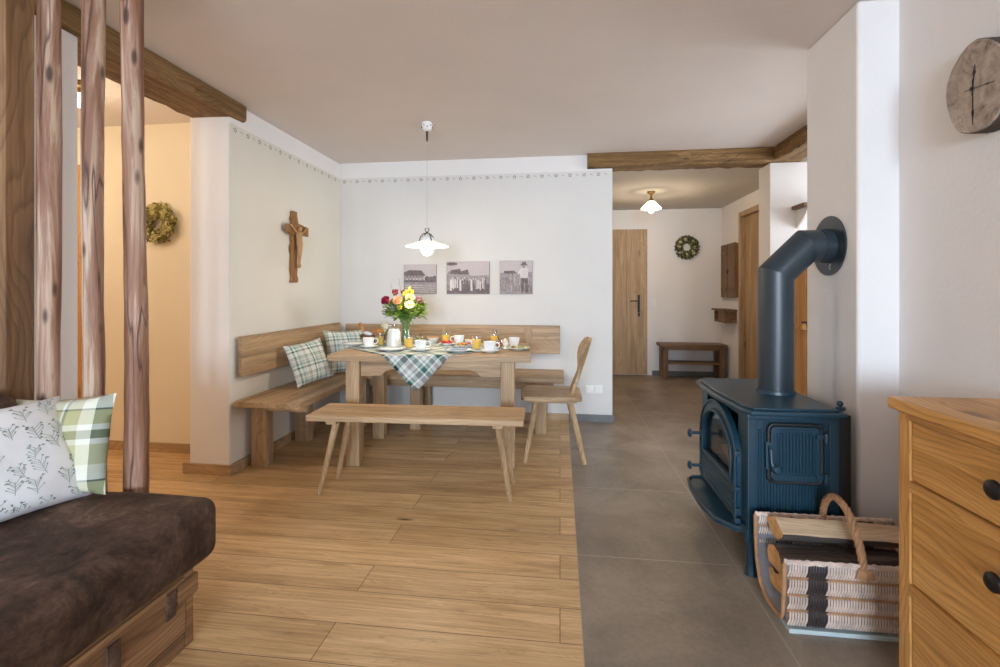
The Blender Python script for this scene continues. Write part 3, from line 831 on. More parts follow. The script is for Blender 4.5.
hk.build('bracket', M['antique'], pl)
MB().lathe([(0, 1.556), (.03, 1.552), (.05, 1.532), (.056, 1.51), (.050, 1.51), (.044, 1.528), (.027, 1.545), (0, 1.549)], (PX, PY, 0), 28).build('lamp_cap', M['china'], pl)
sh = MB().lathe([(.048, 1.512), (.062, 1.508), (.095, 1.495), (.135, 1.484), (.152, 1.477), (.152, 1.473), (.13, 1.477), (.09, 1.488), (.058, 1.502), (.046, 1.507)], (PX, PY, 0), 40, close=True)
sh.build('lamp_shade', M['shadeglass'], pl)
MB().lathe([(0, 1.505), (.014, 1.503), (.02, 1.49), (.042, 1.465), (.045, 1.45), (.036, 1.425), (.018, 1.412), (0, 1.409)], (PX, PY, 0), 24).build('bulb', M['bulb'], pl)

LX, LY, LZ = 1.015, 5.5, 2.27
cl = thing('ceiling_lamp', 'small white glass ceiling lamp on brass mount in the hall', 'lamp', (LX, LY, LZ))
MB().lathe([(0, LZ), (.045, LZ - .002), (.042, LZ - .018), (.02, LZ - .03), (.008, LZ - .032), (.012, LZ - .06), (.008, LZ - .07), (.026, LZ - .085), (.026, LZ - .11), (0, LZ - .115)], (LX, LY, 0), 20).build('brass_mount', M['brass'], cl)
MB().lathe([(.022, LZ - .105), (.035, LZ - .112), (.09, LZ - .165), (.110, LZ - .188), (.108, LZ - .195), (.086, LZ - .172), (.032, LZ - .12), (.022, LZ - .114)], (LX, LY, 0), 32, close=True).build('lamp_shade', M['hallglass'], cl)
MB().ell((LX, LY, LZ - .20), (.032, .032, .042)).build('bulb', M['bulb'], cl)

KX, KY = -2.755, 2.42
kl = thing('ceiling_lamp', 'glowing ceiling lamp half hidden behind the log poles in the corridor', 'lamp', (KX, KY, CZ))
MB().lathe([(0, CZ), (.06, CZ - .002), (.055, CZ - .03), (.012, CZ - .035), (.012, CZ - .06), (0, CZ - .06)], (KX, KY, 0), 20).build('brass_mount', M['brass'], kl)
MB().lathe([(0, CZ - .06), (.03, CZ - .065), (.075, CZ - .11), (.08, CZ - .12), (.05, CZ - .125), (0, CZ - .125)], (KX, KY, 0), 24).build('lamp_shade', M['hallglass'], kl)

def light(name, kind, loc, energy, color, size=0.1, rot=None, sy=None, spread=None):
    d = bpy.data.lights.new(name, kind)
    d.energy = energy; d.color = color
    if kind == 'AREA':
        d.shape = 'RECTANGLE'; d.size = size; d.size_y = sy or size
    else:
        d.shadow_soft_size = size
    o = bpy.data.objects.new(name, d); COL.objects.link(o)
    o.location = loc
    if rot: o.rotation_euler = rot
    return o
WARM = (1.0, 0.74, 0.45)
light('pendant_light', 'POINT', (PX, PY, 1.39), 9, (1.0, 0.86, 0.66), 0.05)
light('hall_light', 'POINT', (LX, LY, LZ - .27), 11, (1.0, 0.80, 0.55), 0.06)
light('corridor_light', 'POINT', (-3.75, 2.0, 2.0), 18, (1.0, 0.86, 0.66), 0.08)  # added fill with no fixture, out of view, brightens the corridor walls
light('corridor_light', 'POINT', (KX, KY, CZ - .2), 2, (1.0, 0.86, 0.66), 0.05)
light('daylight', 'AREA', (3.38, 3.45, 1.5), 48, (0.82, 0.91, 1.0), 1.3, (PI / 2, 0, PI / 2), 1.2)
# daylight just outside the two windows
for a, b in wx:
    light('daylight', 'AREA', ((a + b) / 2, -5.35, 1.75), 318 * (b - a), (0.67, 0.82, 1.0), (b - a) * 1.2, (PI / 2 - 0.33, 0, 0), 2.2)

w = bpy.data.worlds.new('sky'); SC.world = w; w.use_nodes = True
bg = w.node_tree.nodes['Background']
bg.inputs[0].default_value = (0.62, 0.78, 1.0, 1); bg.inputs[1].default_value = 0.6

# ------------------------------------------------------------------ log partition behind the sofa end
pts_ = [(-1.495, 0.035), (-1.655, 0.0335), (-1.838, 0.034)]
plabels = ['log pole closest to the dining nook, standing free behind the sofa end', 'middle log pole of the three behind the plaid sofa pillow', 'log pole right beside the square timber post at the sofa']
for k, ((x, r), lb) in enumerate(zip(pts_, plabels)):
    rg = random.Random(20 + k)
    mb = MB()
    path = []; rad = []
    for i in range(24):
        z = 0.0 + 2.30 * i / 23
        path.append((x + 0.006 * math.sin(z * 2.3 + k * 2) + rg.uniform(-.0015, .0015), 1.505 + 0.005 * math.sin(z * 1.7 + k), z))
        rad.append(r * (1.0 + 0.05 * math.sin(z * 3.1 + k * 1.3) + rg.uniform(-.025, .025)) * (1.03 - .03 * z))
    mb.tube(path, rad, 18)
    tag(mb.build('log_pole', [M['pole'], M['pole']], loc=(x, 1.505, 0)), lb, 'log pole', 'log poles of the partition')
po = MB().box(-2.058, -1.958, 1.456, 1.553, 0, 2.25, 0.006)
tag(po.build('timber_post', M['oldZ'], loc=(-2.008, 1.505, 0)), 'square weathered timber post against the left wall beside the log poles', 'post')
ra = MB().box(-2.03, -1.40, 1.455, 1.555, 2.30, 2.359, 0.004)
tag(ra.build('head_rail', M['beamX'], loc=(-1.71, 1.505, 2.30)), 'dark timber head rail holding the log poles at the ceiling', 'rail')

# ------------------------------------------------------------------ sofa
sf = thing('sofa', 'brown suede sofa on a reclaimed timber base in the corner', 'sofa', (-1.6, 0.5, 0))
def soft_box(x0, x1, y0, y1, z0, z1, r, amp, seed, nx=18, ny=24, nz=6):
    t = bmesh.new()
    bmesh.ops.create_cube(t, size=1.0)
    for v in t.verts: v.co = ((x0 + x1) / 2 + v.co.x * (x1 - x0), (y0 + y1) / 2 + v.co.y * (y1 - y0), (z0 + z1) / 2 + v.co.z * (z1 - z0))
    bmesh.ops.bevel(t, geom=list(t.edges), offset=r, segments=5, profile=0.5, affect='EDGES')
    bmesh.ops.subdivide_edges(t, edges=[e for e in t.edges if e.calc_length() > 0.12], cuts=8, use_grid_fill=True)
    rr = random.Random(seed)
    ph = [rr.uniform(0, 6) for _ in range(6)]
    for v in t.verts:
        c = v.co
        k = amp * (math.sin(c.x * 9 + ph[0]) * math.sin(c.y * 7 + ph[1]) + 0.5 * math.sin(c.y * 17 + c.x * 5 + ph[2]))
        if c.z > (z0 + z1) / 2 + .01: c.z += k
        elif c.z < z0 + 0.01: pass
    return t
MB().join(soft_box(-2.055, -1.120, -0.9, 1.458, 0.285, 0.482, 0.045, 0.0035, 3)).build('seat_cushion', M['suede'], sf, ang=60)
MB().join(soft_box(-2.055, -1.80, -0.9, 1.40, 0.474, 0.815, 0.05, 0.002, 4)).build('backrest', M['suede'], sf, ang=60)
bs = MB()
bs.box(-2.05, -1.23, -0.88, 1.41, 0.0, 0.288)
bs.box(-1.232, -1.206, -0.88, 1.40, 0.235, 0.287, 0.003)
bs.box(-1.232, -1.206, -0.88, 1.40, 0.0, 0.05, 0.003)
bs.box(-2.05, -1.205, 1.402, 1.435, 0.0, 0.287, 0.003)
bs.build('timber_base', M['oldY'], sf)
dy = [(0.86, 1.40), (0.20, 0.84), (-0.46, 0.18)]
for a, b in dy:
    d = MB().box(-1.232, -1.203, a, b, 0.055, 0.232, 0.004).build('drawer', M['oldY'], sf)
    MB().box(-1.2035, -1.196, b - .08, b - .045, 0.14, 0.222, 0.002).build('leather_strap', M['suede'], d)
    MB().box(-1.2035, -1.196, b - .275, b - .235, 0.125, 0.205, 0.002).build('leather_strap', M['suede'], d)
# end rail corner block
MB().box(-1.24, -1.196, 1.36, 1.448, 0.16, 0.225, 0.006).build('corner_block', M['oldY'], sf)

# ------------------------------------------------------------------ pillows
def pillow(name, w, h, th, mat, seed, sprigs=False):
    rg = random.Random(seed)
    n = 26
    ph = [rg.uniform(0, 6) for _ in range(4)]
    def S(u, v, side):
        x = w / 2 * u * (1 - 0.075 * (1 - v * v))
        z = h / 2 * v * (1 - 0.075 * (1 - u * u))
        k = max(0.0, (1 - u * u) * (1 - v * v)) ** 0.42
        y = th / 2 * k * (1 + 0.07 * math.sin(u * 5 + ph[0]) * math.sin(v * 4 + ph[1]) + 0.04 * math.sin(9 * u * v + ph[2]))
        return Vector((x, -y * side, z))
    mb = MB()
    for side in (1, -1):
        vs = [S(-1 + 2 * i / n, -1 + 2 * j / n, side) for j in range(n + 1) for i in range(n + 1)]
        fs = []
        for j in range(n):
            for i in range(n):
                q = (j * (n + 1) + i, j * (n + 1) + i + 1, (j + 1) * (n + 1) + i + 1, (j + 1) * (n + 1) + i)
                fs.append(q if side == 1 else q[::-1])
        mb.raw(vs, fs)
    bmesh.ops.remove_doubles(mb.bm, verts=mb.bm.verts, dist=1e-5)
    if sprigs:
        def stroke(pts, wd, mi):
            for (u0, v0), (u1, v1) in zip(pts, pts[1:]):
                d = Vector((u1 - u0, v1 - v0)); 
                if d.length < 1e-6: continue
                q = Vector((-d.y, d.x)).normalized() * wd
                cs = [(u0 + q.x, v0 + q.y), (u1 + q.x, v1 + q.y), (u1 - q.x, v1 - q.y), (u0 - q.x, v0 - q.y)]
                if any(abs(a) > .96 or abs(b) > .96 for a, b in cs): continue
                mb.raw([S(a, b, 1) + Vector((0, -0.0012, 0)) for a, b in cs], [(3, 2, 1, 0)], mi)
        for gx in range(-3, 4):
            for gz in range(-3, 4):
                u = gx * 0.33 + rg.uniform(-.07, .07) + (0.15 if gz % 2 else 0); v = gz * 0.33 + rg.uniform(-.07, .07) - .1
                tl = rg.uniform(-.3, .3); L = rg.uniform(.2, .3)
                mi = rg.choice((1, 2))
                stroke([(u, v), (u + L * math.sin(tl) * .5, v + L * .5), (u + L * math.sin(tl), v + L)], .003, mi)
                for k in range(9):
                    b = 0.15 + 0.09 * k; s_ = 1 if k % 2 else -1
                    bu, bv = u + L * math.sin(tl) * b, v + L * b
                    a = tl + s_ * rg.uniform(.5, 1.0); l2 = L * rg.uniform(.3, .55)
                    eu, ev = bu + l2 * math.sin(a), bv + l2 * math.cos(a)
                    stroke([(bu, bv), (eu, ev)], .0025, mi)
                    if k > 3:
                        for j in range(4):
                            aa = a + rg.uniform(-1, 1)
                            stroke([(eu, ev), (eu + .035 * math.sin(aa), ev + .03 * math.cos(aa))], .0045, mi)
                    else:
                        stroke([(eu, ev), (eu + .03 * math.sin(a), ev + .035 * math.cos(a))], .006, mi)
    return mb.build(name, mat, ang=80)
def pose(o, loc, rz, lean, roll=0.0):
    """lean: tilts the pillow back; roll: spins it in its own plane"""
    o.matrix_world = Matrix.Translation(loc) @ Matrix.Rotation(rz, 4, 'Z') @ Matrix.Rotation(-lean, 4, 'X') @ Matrix.Rotation(roll, 4, 'Y')
p1 = pillow('pillow', 0.47, 0.36, 0.14, [M['pillow_white'], M['sprig'], M['sprig2']], 1, True)
pose(p1, (-1.66, 1.19, 0.645), math.radians(84), math.radians(28), math.radians(2))
tag(p1, 'white pillow with grey green sprig print in front on the sofa', 'pillow')
p2 = pillow('pillow', 0.36, 0.325, 0.09, M['plaid_green'], 2)
pose(p2, (-1.665, 1.395, 0.64), math.radians(4), math.radians(12), math.radians(-4))
tag(p2, 'green and cream plaid pillow standing against the log poles', 'pillow')
p3 = pillow('pillow', 0.40, 0.36, 0.08, M['plaid_green'], 3)
pose(p3, (-1.745, 0.86, 0.645), math.radians(88), math.radians(10), 0)
tag(p3, 'plaid pillow mostly hidden behind the white sprig pillow', 'pillow')

# ------------------------------------------------------------------ corner bench of the dining nook
cb = thing('corner_bench', 'oak corner bench with plank backrests along two walls', 'bench', (-1.8, 4.0, 0))
sz = 0.46
MB().box(-2.043, -1.60, 2.76, 4.25, sz - .04, sz, 0.006).build('seat', M['oakY'], cb)
MB().box(-1.60, 0.03, 3.80, 4.25, sz - .04, sz, 0.006).build('seat', M['oakX'], cb)
def bp(axis, a, b, z0, z1, p0, p1):
    mb = MB()
    zm = (z0 + z1) / 2
    if axis == 'y': mb.box(p0, p1, a, b, z0, zm - .0015, 0.004).box(p0, p1, a, b, zm + .0015, z1, 0.004).box(p0 + .004, p1 - .006, a + .004, b - .004, zm - .01, zm + .01)
    else: mb.box(a, b, p0, p1, z0, zm - .0015, 0.004).box(a, b, p0, p1, zm + .0015, z1, 0.004).box(a + .004, b - .004, p0 + .006, p1 - .004, zm - .01, zm + .01)
    return mb
bp('y', 2.80, 4.16, 0.605, 0.865, -2.042, -2.012).build('backrest', M['oakY'], cb)
bp('x', -1.985, 0.0, 0.60, 0.85, 4.21, 4.24).build('backrest', M['oakX'], cb)
for x in (-1.02, -0.28):
    MB().box(x - .035, x + .035, 4.20, 4.2095, 0.605, 0.835, 0.003).build('cleat', M['oakZ'], cb)
def legpair(pts):
    for (x0, x1, y0, y1) in pts:
        MB().box(x0, x1, y0, y1, 0, sz - .04, 0.004).build('leg', M['oakZ'], cb)
legpair([(-2.02, -1.915, 2.90, 2.985), (-2.02, -1.915, 3.42, 3.505), (-1.72, -1.635, 3.86, 3.945),
         (-1.245, -1.155, 3.84, 3.93), (-1.245, -1.155, 4.13, 4.22), (-0.20, -0.11, 3.84, 3.93), (-0.20, -0.11, 4.13, 4.22)])
MB().box(-2.0, -1.64, 2.915, 2.965, sz - .095, sz - .041, 0.003).build('rail', M['oakX'], cb)
MB().box(-1.60, -0.05, 3.85, 3.88, sz - .10, sz - .041, 0.003).build('rail', M['oakX'], cb)

# bench cushions
q1 = pillow('cushion', 0.32, 0.32, 0.11, M['plaid_bench'], 6)
pose(q1, (-1.84, 3.31, 0.632), math.radians(64), math.radians(22), math.radians(-7))
tag(q1, 'teal and cream plaid cushion sitting free on the left bench seat', 'cushion', 'plaid cushions on the corner bench')
q2 = pillow('cushion', 0.38, 0.37, 0.11, M['plaid_bench'], 7)
pose(q2, (-1.80, 3.84, 0.645), math.radians(58), math.radians(16), math.radians(2))
tag(q2, 'plaid cushion on the bench just behind the left table edge', 'cushion', 'plaid cushions on the corner bench')
q3 = pillow('cushion', 0.36, 0.34, 0.10, M['plaid_green'], 8)
pose(q3, (-1.50, 4.07, 0.665), math.radians(10), math.radians(16), math.radians(28))
tag(q3, 'tilted pale plaid cushion in the bench corner behind the bread basket', 'cushion', 'plaid cushions on the corner bench')

# ------------------------------------------------------------------ dining table (written locally, then placed)
TZ = 0.74
tb = local('dining_table', 'greyed oak dining table laid for breakfast', 'table')
tp = MB()
for a, b in ((-.375, -.135), (-.135, .125), (.125, .375)): tp.box(-.665, .665, a + .0006, b - .0006, TZ - .042, TZ, 0.004)
tp.build('tabletop', M['oakX'], tb)
for sx in (-1, 1):
    for sy in (-1, 1):
        x = sx * .512; yy = sy * .29
        MB().box(x - .046, x + .046, yy - .045, yy + .045, 0, TZ - .042, 0.005).build('leg', M['oakZ'], tb)
def apron(u0, u1):
    pts = [(u0, TZ - .043), (u0, TZ - .15), (u0 + .13, TZ - .15), (u0 + .17, TZ - .115), (u0 + .21, TZ - .105), (u1 - .21, TZ - .105), (u1 - .17, TZ - .115), (u1 - .13, TZ - .15), (u1, TZ - .15), (u1, TZ - .043)]
    return pts
for sy in (-1, 1):
    MB().prism(apron(-.466, .466), 'y', sy * .29 - .014, sy * .29 + .014, 0.002).build('apron', M['oakX'], tb)
for sx in (-1, 1):
    MB().prism([(-.245, TZ - .043), (-.245, TZ - .13), (-.18, TZ - .10), (.18, TZ - .10), (.245, TZ - .13), (.245, TZ - .043)], 'x', sx * .512 - .014, sx * .512 + .014, 0.002).build('apron', M['oakY'], tb)
TR = math.radians(5.0)
TC = (-0.878, 3.365)
place(tb, (TC[0], TC[1], 0), TR)

# plaid cloth laid cornerwise, its points hanging over both long edges
def cloth():
    mb = MB()
    n = 36; D = 0.615
    r_ = 0.006
    def W(u, v):
        # u, v in table axes; folds over the long edges at |v| = .378
        z = TZ + 0.0022; e = .379
        if abs(v) <= e: return (u, v, z)
        o = abs(v) - e; s_ = 1 if v > 0 else -1
        bend = min(o / 0.012, 1.0)
        return (u + 0.012 * math.sin(u * 26) * o * 3, s_ * (e + 0.006 * bend + 0.010 * o * math.sin(u * 18) ** 2), z - max(0, o - 0.004 * bend))
    vs = []; 
    for j in range(n + 1):
        for i in range(n + 1):
            a = -1 + 2 * i / n; b = -1 + 2 * j / n
            u = (a - b) / 2 * (D * 0.97); v = (a + b) / 2 * D
            vs.append(W(u, v))
    fs = [(j * (n + 1) + i, j * (n + 1) + i + 1, (j + 1) * (n + 1) + i + 1, (j + 1) * (n + 1) + i) for j in range(n) for i in range(n)]
    mb.raw(vs, fs)
    return mb
# a diagonal plaid needs its texture turned 45 degrees and the hanging corner mapped along its fall
def cloth_mat():
    t = M['plaid_cloth'].node_tree
    uv = t.nodes.new('ShaderNodeUVMap'); uv.uv_map = 'weave'
    mp = [nd for nd in t.nodes if nd.type == 'MAPPING'][0]
    for lk in list(mp.inputs['Vector'].links): t.links.remove(lk)
    t.links.new(uv.outputs[0], mp.inputs['Vector'])
co = cloth().build('tablecloth', M['plaid_cloth'], ang=70)
cloth_mat()
n_ = 36
uvl = co.data.uv_layers.new(name='weave')
for lp in co.data.loops:
    i = lp.vertex_index % (n_ + 1); j = lp.vertex_index // (n_ + 1)
    uvl.data[lp.index].uv = (i / n_ * 0.82, j / n_ * 0.82)
so_ = co.modifiers.new('thick', 'SOLIDIFY'); so_.thickness = 0.0016; so_.offset = 1.0
place(co, (TC[0] - 0.078 * math.cos(TR), TC[1] - 0.078 * math.sin(TR), 0), TR)
tag(co, 'teal plaid cloth laid cornerwise across the table with a hanging point', 'tablecloth')

# ------------------------------------------------------------------ free bench in front
fb = local('bench', 'backless oak bench with splayed legs in front of the table', 'bench')
MB().box(-.61, .61, -.15, .15, 0.428, 0.46, 0.004).build('seat', M['oakX'], fb)
for sx in (-1, 1):
    for sy in (-1, 1):
        top = Vector((-.455 if sx < 0 else .465, sy * .095 + .01, .428))
        bot = Vector((-.555, -.095 if sy < 0 else .15, 0)) if sx < 0 else Vector((.535, -.085 if sy < 0 else .165, 0))
        MB().tube([bot, bot.lerp(top, .5), top], [.013, .017, .021], 8).build('leg', M['oakZ'], fb, ang=25)
for sx in (-1, 1):
    MB().box(sx * .47 - .03, sx * .47 + .03, -.135, .135, .408, .4285, 0.003).build('batten', M['oakY'], fb)
place(fb, (-0.81, 2.672, 0), math.radians(2.0))

# ------------------------------------------------------------------ chair (faces -X in its own frame)
ch = local('dining_chair', 'carved plank back chair at the right end of the table', 'chair')
so2 = [(-.20, -.19), (-.225, -.15), (-.235, 0), (-.225, .15), (-.20, .19), (-.10, .205), (.08, .19), (.17, .165), (.185, .14), (.185, -.14), (.17, -.165), (.08, -.19), (-.10, -.205)]
MB().prism(so2[::-1], 'z', .415, .452, 0.009, seg=3).build('seat', M['oakX'], ch)
for sx, sy in ((-1, -1), (-1, 1), (1, -1), (1, 1)):
    top = Vector((-.12, sy * .11, .416)) if sx < 0 else Vector((.10, sy * .11, .416))
    bot = Vector((-.20, sy * .165, 0)) if sx < 0 else Vector((.20, sy * .165, 0))
    MB().tube([bot, bot.lerp(top, .5), top], [.015, .019, .022], 8).build('leg', M['oakZ'], ch, ang=25)
for sy in (-1, 1): MB().box(-.17, .15, sy * .11 - .03, sy * .11 + .03, .397, .4155, 0.003).build('batten', M['oakX'], ch)
half = [(.085, 0), (.095, .03), (.075, .08), (.062, .12), (.075, .17), (.115, .22), (.142, .27), (.148, .31), (.138, .35), (.11, .385), (.06, .40), (0, .402)]
# leaning board with a hand hole
bo = MB()
t = bmesh.new()
hole = [(.036, .30), (.032, .325), (.012, .335), (0, .325)]
ring_o = [(a, b) for a, b in half] + [(-a, b) for a, b in half[-2::-1]]
hol = []
for k in range(len(ring_o)):
    a = 2 * PI * k / len(ring_o)
    hol.append((0.034 * math.cos(a - PI / 2 + .12), 0.30 + 0.022 * math.sin(a - PI / 2 + .12)))
def bpt(u, v, w):
    lean = math.radians(17)
    return (.136 - .04 * (u / .148) ** 2 + v * math.sin(lean) + w * math.cos(lean), u, .447 + v * math.cos(lean) - w * math.sin(lean))
n = len(ring_o)
fo = [t.verts.new(bpt(u, v, -.011)) for u, v in ring_o]; bo_ = [t.verts.new(bpt(u, v, .011)) for u, v in ring_o]
fi = [t.verts.new(bpt(u, v, -.011)) for u, v in hol]; bi = [t.verts.new(bpt(u, v, .011)) for u, v in hol]
for k in range(n):
    j = (k + 1) % n
    t.faces.new((fo[k], fo[j], fi[j], fi[k])); t.faces.new((bo_[j], bo_[k], bi[k], bi[j]))
    t.faces.new((fo[j], fo[k], bo_[k], bo_[j])); t.faces.new((fi[k], fi[j], bi[j], bi[k]))
bmesh.ops.recalc_face_normals(t, faces=t.faces)
bo.join(t).build('backrest', M['oakZ'], ch)
place(ch, (-0.04, 3.37, 0), math.radians(1))

# ------------------------------------------------------------------ hall furniture
hb = thing('bench', 'low brown wooden bench with slatted shelf at the end of the hall', 'bench', (1.73, 6.54, 0))
MB().box(1.30, 2.13, 6.39, 6.69, 0.425, 0.46, 0.004).build('seat', M['darkoakX'], hb)
for x in (1.335, 2.04):
    for y in (6.41, 6.61): MB().box(x, x + .065, y, y + .06, 0, .425, 0.003).build('leg', M['darkoakZ'], hb)
MB().box(1.34, 2.10, 6.42, 6.66, 0.195, 0.22, 0.003).build('shelf', M['darkoakX'], hb)
MB().box(1.40, 2.04, 6.405, 6.43, 0.385, 0.425, 0.003).build('rail', M['darkoakX'], hb)

sh_ = thing('shutter_cabinet', 'small wooden wall cabinet with two shutter doors beside the hall door', 'cabinet', (2.16, 6.36, 1.07))
MB().box(2.135, 2.16, 6.10, 6.60, 1.08, 1.74, 0.003).build('back_panel', M['darkoakZ'], sh_)
for a, b in ((6.10, 6.345), (6.355, 6.60)):
    d = MB().box(2.112, 2.134, a, b, 1.07, 1.75, 0.003).build('shutter', M['darkoakZ'], sh_)
    for z in (1.18, 1.64):
        MB().box(2.104, 2.1125, a + .02, b - .02, z - .02, z + .02, 0.002).build('batten', M['darkoakY'], d)
MB().ell((2.103, 6.33, 1.40), (.01, .012, .03)).build('latch', M['black'], sh_)

cs = thing('wall_shelf', 'small brown wooden console shelf with open cubby below the shutter cabinet', 'shelf', (2.16, 6.36, 0.75))
MB().box(2.00, 2.16, 6.14, 6.63, 0.90, 0.925, 0.003).build('top', M['darkoakY'], cs)
b_ = MB().box(2.03, 2.16, 6.16, 6.185, 0.755, 0.90, 0.002).box(2.03, 2.16, 6.585, 6.61, 0.755, 0.90, 0.002).box(2.03, 2.16, 6.185, 6.585, 0.755, 0.775, 0.002).box(2.145, 2.16, 6.185, 6.585, 0.775, 0.90)
b_.build('carcass', M['darkoakY'], cs)
MB().box(2.015, 2.031, 6.16, 6.40, 0.757, 0.899, 0.002).build('drawer', M['darkoakY'], cs)

# narrow cupboard and small shelf on the passage wall, seen past the stovepipe
cu = thing('cupboard', 'narrow pine cupboard edge with black lever behind the stovepipe', 'cupboard', (2.2, 4.1, 0))
MB().box(1.905, 2.50, 3.98, 4.265, 0.0, 1.42, 0.004).build('body', M['pineZ'], cu)
MB().box(1.915, 2.19, 3.955, 3.979, 0.03, 0.86, 0.003).box(1.915, 2.19, 3.955, 3.979, 0.90, 1.40, 0.003).build('door', M['pineZ'], cu)
MB().tube([(1.93, 3.956, 0.915), (1.93, 3.925, 0.915), (1.89, 3.92, 0.915), (1.845, 3.92, 0.915)], .007, 8).tube([(1.885, 3.92, 0.915), (1.89, 3.92, 0.87), (1.895, 3.92, 0.83)], [.007, .008, .011], 8).build('lever_handle', M['black'], cu)
MB().box(1.87, 1.905, 3.96, 4.2, 0.855, 0.895, 0.002).build('rail', M['pineX'], cu)
ws = thing('wall_shelf', 'tiny dark wooden wall shelf above the stovepipe bend', 'shelf', (2.02, 4.2, 1.83))
MB().box(1.93, 2.25, 4.06, 4.269, 1.835, 1.865, 0.003).build('board', M['darkoakX'], ws)
MB().prism([(4.27, 1.835), (4.08, 1.835), (4.12, 1.78), (4.20, 1.72), (4.27, 1.68)], 'x', 1.97, 1.99).build('bracket', M['white'], ws)

# ------------------------------------------------------------------ wood stove
sv = thing('wood_stove', 'blue black cast iron wood stove with fluted side door beside the chimney', 'stove', (0.92, 2.34, 0))
sx0, sx1, sy0, sy1 = 0.757, 1.087, 2.03, 2.665
# hollow cast body: back, two sides, floor, and a front frame with an arched opening
def arch(y0, y1, z0, zs, rise, n=18):
    c = (y0 + y1) / 2; a = (y1 - y0) / 2
    return [(y0, z0)] + [(c - a * math.cos(PI * k / n), zs + rise * math.sin(PI * k / n)) for k in range(n + 1)] + [(y1, z0)]
body = MB()
body.box(sx0, sx1, sy0 + .004, sy0 + .03, .18, .66).box(sx0, sx1, sy1 - .03, sy1, .18, .66).box(sx1 - .03, sx1, sy0 + .03, sy1 - .03, .18, .66)
body.box(sx0, sx1 - .03, sy0 + .03, sy1 - .03, .18, .30).box(sx0, sx1 - .03, sy0 + .03, sy1 - .03, .63, .66)
body.box(sx0, sx0 + .025, sy0 + .03, sy0 + .115, .30, .63).box(sx0, sx0 + .025, sy1 - .09, sy1 - .03, .30, .63)
# corner strips and base moulding
body.box(sx0 - .006, sx0 + .03, sy0 - .006, sy0 + .03, .18, .66, .004).box(sx1 - .03, sx1 + .006, sy0 - .004, sy0 + .03, .18, .66, .004)
body.box(sx0 - .01, sx1 + .008, sy0 - .01, sy1 + .006, .172, .198, .005)
body.box(sx0 - .008, sx1 + .008, sy0 - .008, sy1 + .006, .638, .662, .006)
body.build('body', M['stove'], sv)
# fluted side panel facing the room
fl = MB()
x = .808
while x < 1.045:
    inside = .822 < x < 1.028
    zt = .612 if (.835 < x < 1.02) else .594
    if inside:
        fl.tube([(x, 2.034, .212), (x, 2.034, .384)], .0052, 6).tube([(x, 2.034, .648 - .006), (x, 2.034, .648)], .002, 4)
    else:
        fl.tube([(x, 2.034, .212), (x, 2.034, zt)], .0052, 6)
    x += .0118
outl = [(.798, .207), (.798, .60), (.814, .60), (.814, .626), (1.038, .626), (1.038, .60), (1.052, .60), (1.052, .207)]
fl.tube([(a, 2.033, b) for a, b in outl], .0035, 6, closed=True)
fl.build('fluted_panel', M['stove'], sv)
def rrect(x0, x1, z0, z1, r, n=5):
    P = []
    for cx, cz, a0 in ((x1 - r, z1 - r, 0), (x0 + r, z1 - r, 90), (x0 + r, z0 + r, 180), (x1 - r, z0 + r, 270)):
        for k in range(n + 1):
            a = math.radians(a0 + 90 * k / n)
            P.append((cx + r * math.cos(a), cz + r * math.sin(a)))
    return P
sd = MB().prism(rrect(.835, 1.018, .402, .618, .02), 'y', 2.012, 2.032, .003)
sd.build('side_door', M['stove'], sv)
sdo = [c for c in sv.children if c.name.startswith('side_door')][0]
fr_ = MB().tube([(a, 2.020, b) for a, b in rrect(.828, 1.025, .395, .625, .024)], .0075, 8, closed=True)
fr_.build('door_gasket', M['shield'], sdo)
dr = MB()
x = .868
while x < .990:
    dr.tube([(x, 2.011, .437), (x, 2.011, .585 + (.012 if .88 < x < .978 else 0))], .0048, 6)
    x += .0122
dr.tube([(a, 2.011, b) for a, b in [(.858, .428), (.858, .59), (.872, .59), (.872, .606), (.984, .606), (.984, .59), (.997, .59), (.997, .428)]], .003, 6, closed=True)
dr.build('door_flutes', M['stove'], sdo)
for z in (.585, .425):
    hg = MB().box(1.0, 1.045, 2.004, 2.013, z - .010, z + .010, .003).tube([(1.034, 2.004, z - .022), (1.034, 2.004, z + .014)], .007, 8)
    hg.build('hinge', M['stove'], sdo)
hd = MB().box(.816, .838, 2.012, 2.03, .445, .555, .004)
hd.tube([(.827, 2.006, .54), (.827, 1.996, .53), (.829, 1.992, .48), (.835, 1.985, .462)], [.006, .007, .007, .008], 8)
hd.lathe([(0, .026), (.012, .024), (.018, .014), (.017, .004), (.009, 0), (0, 0)], (.842, 1.992, .458), 14, mat=Matrix.Rotation(PI / 2, 4, 'X'))
hd.build('door_handle', M['stove'], sdo)
# top plate
tpz = [(.725, 2.035), (.752, 1.99), (1.104, 1.99), (1.104, 2.69), (.745, 2.69), (.708, 2.61), (.700, 2.32)]
MB().prism(tpz, 'z', .662, .682, .007, seg=3).prism([(a + (.93 - a) * .10, b + (2.34 - b) * .06) for a, b in tpz], 'z', .681, .692, .004).build('top_plate', M['stove'], sv)
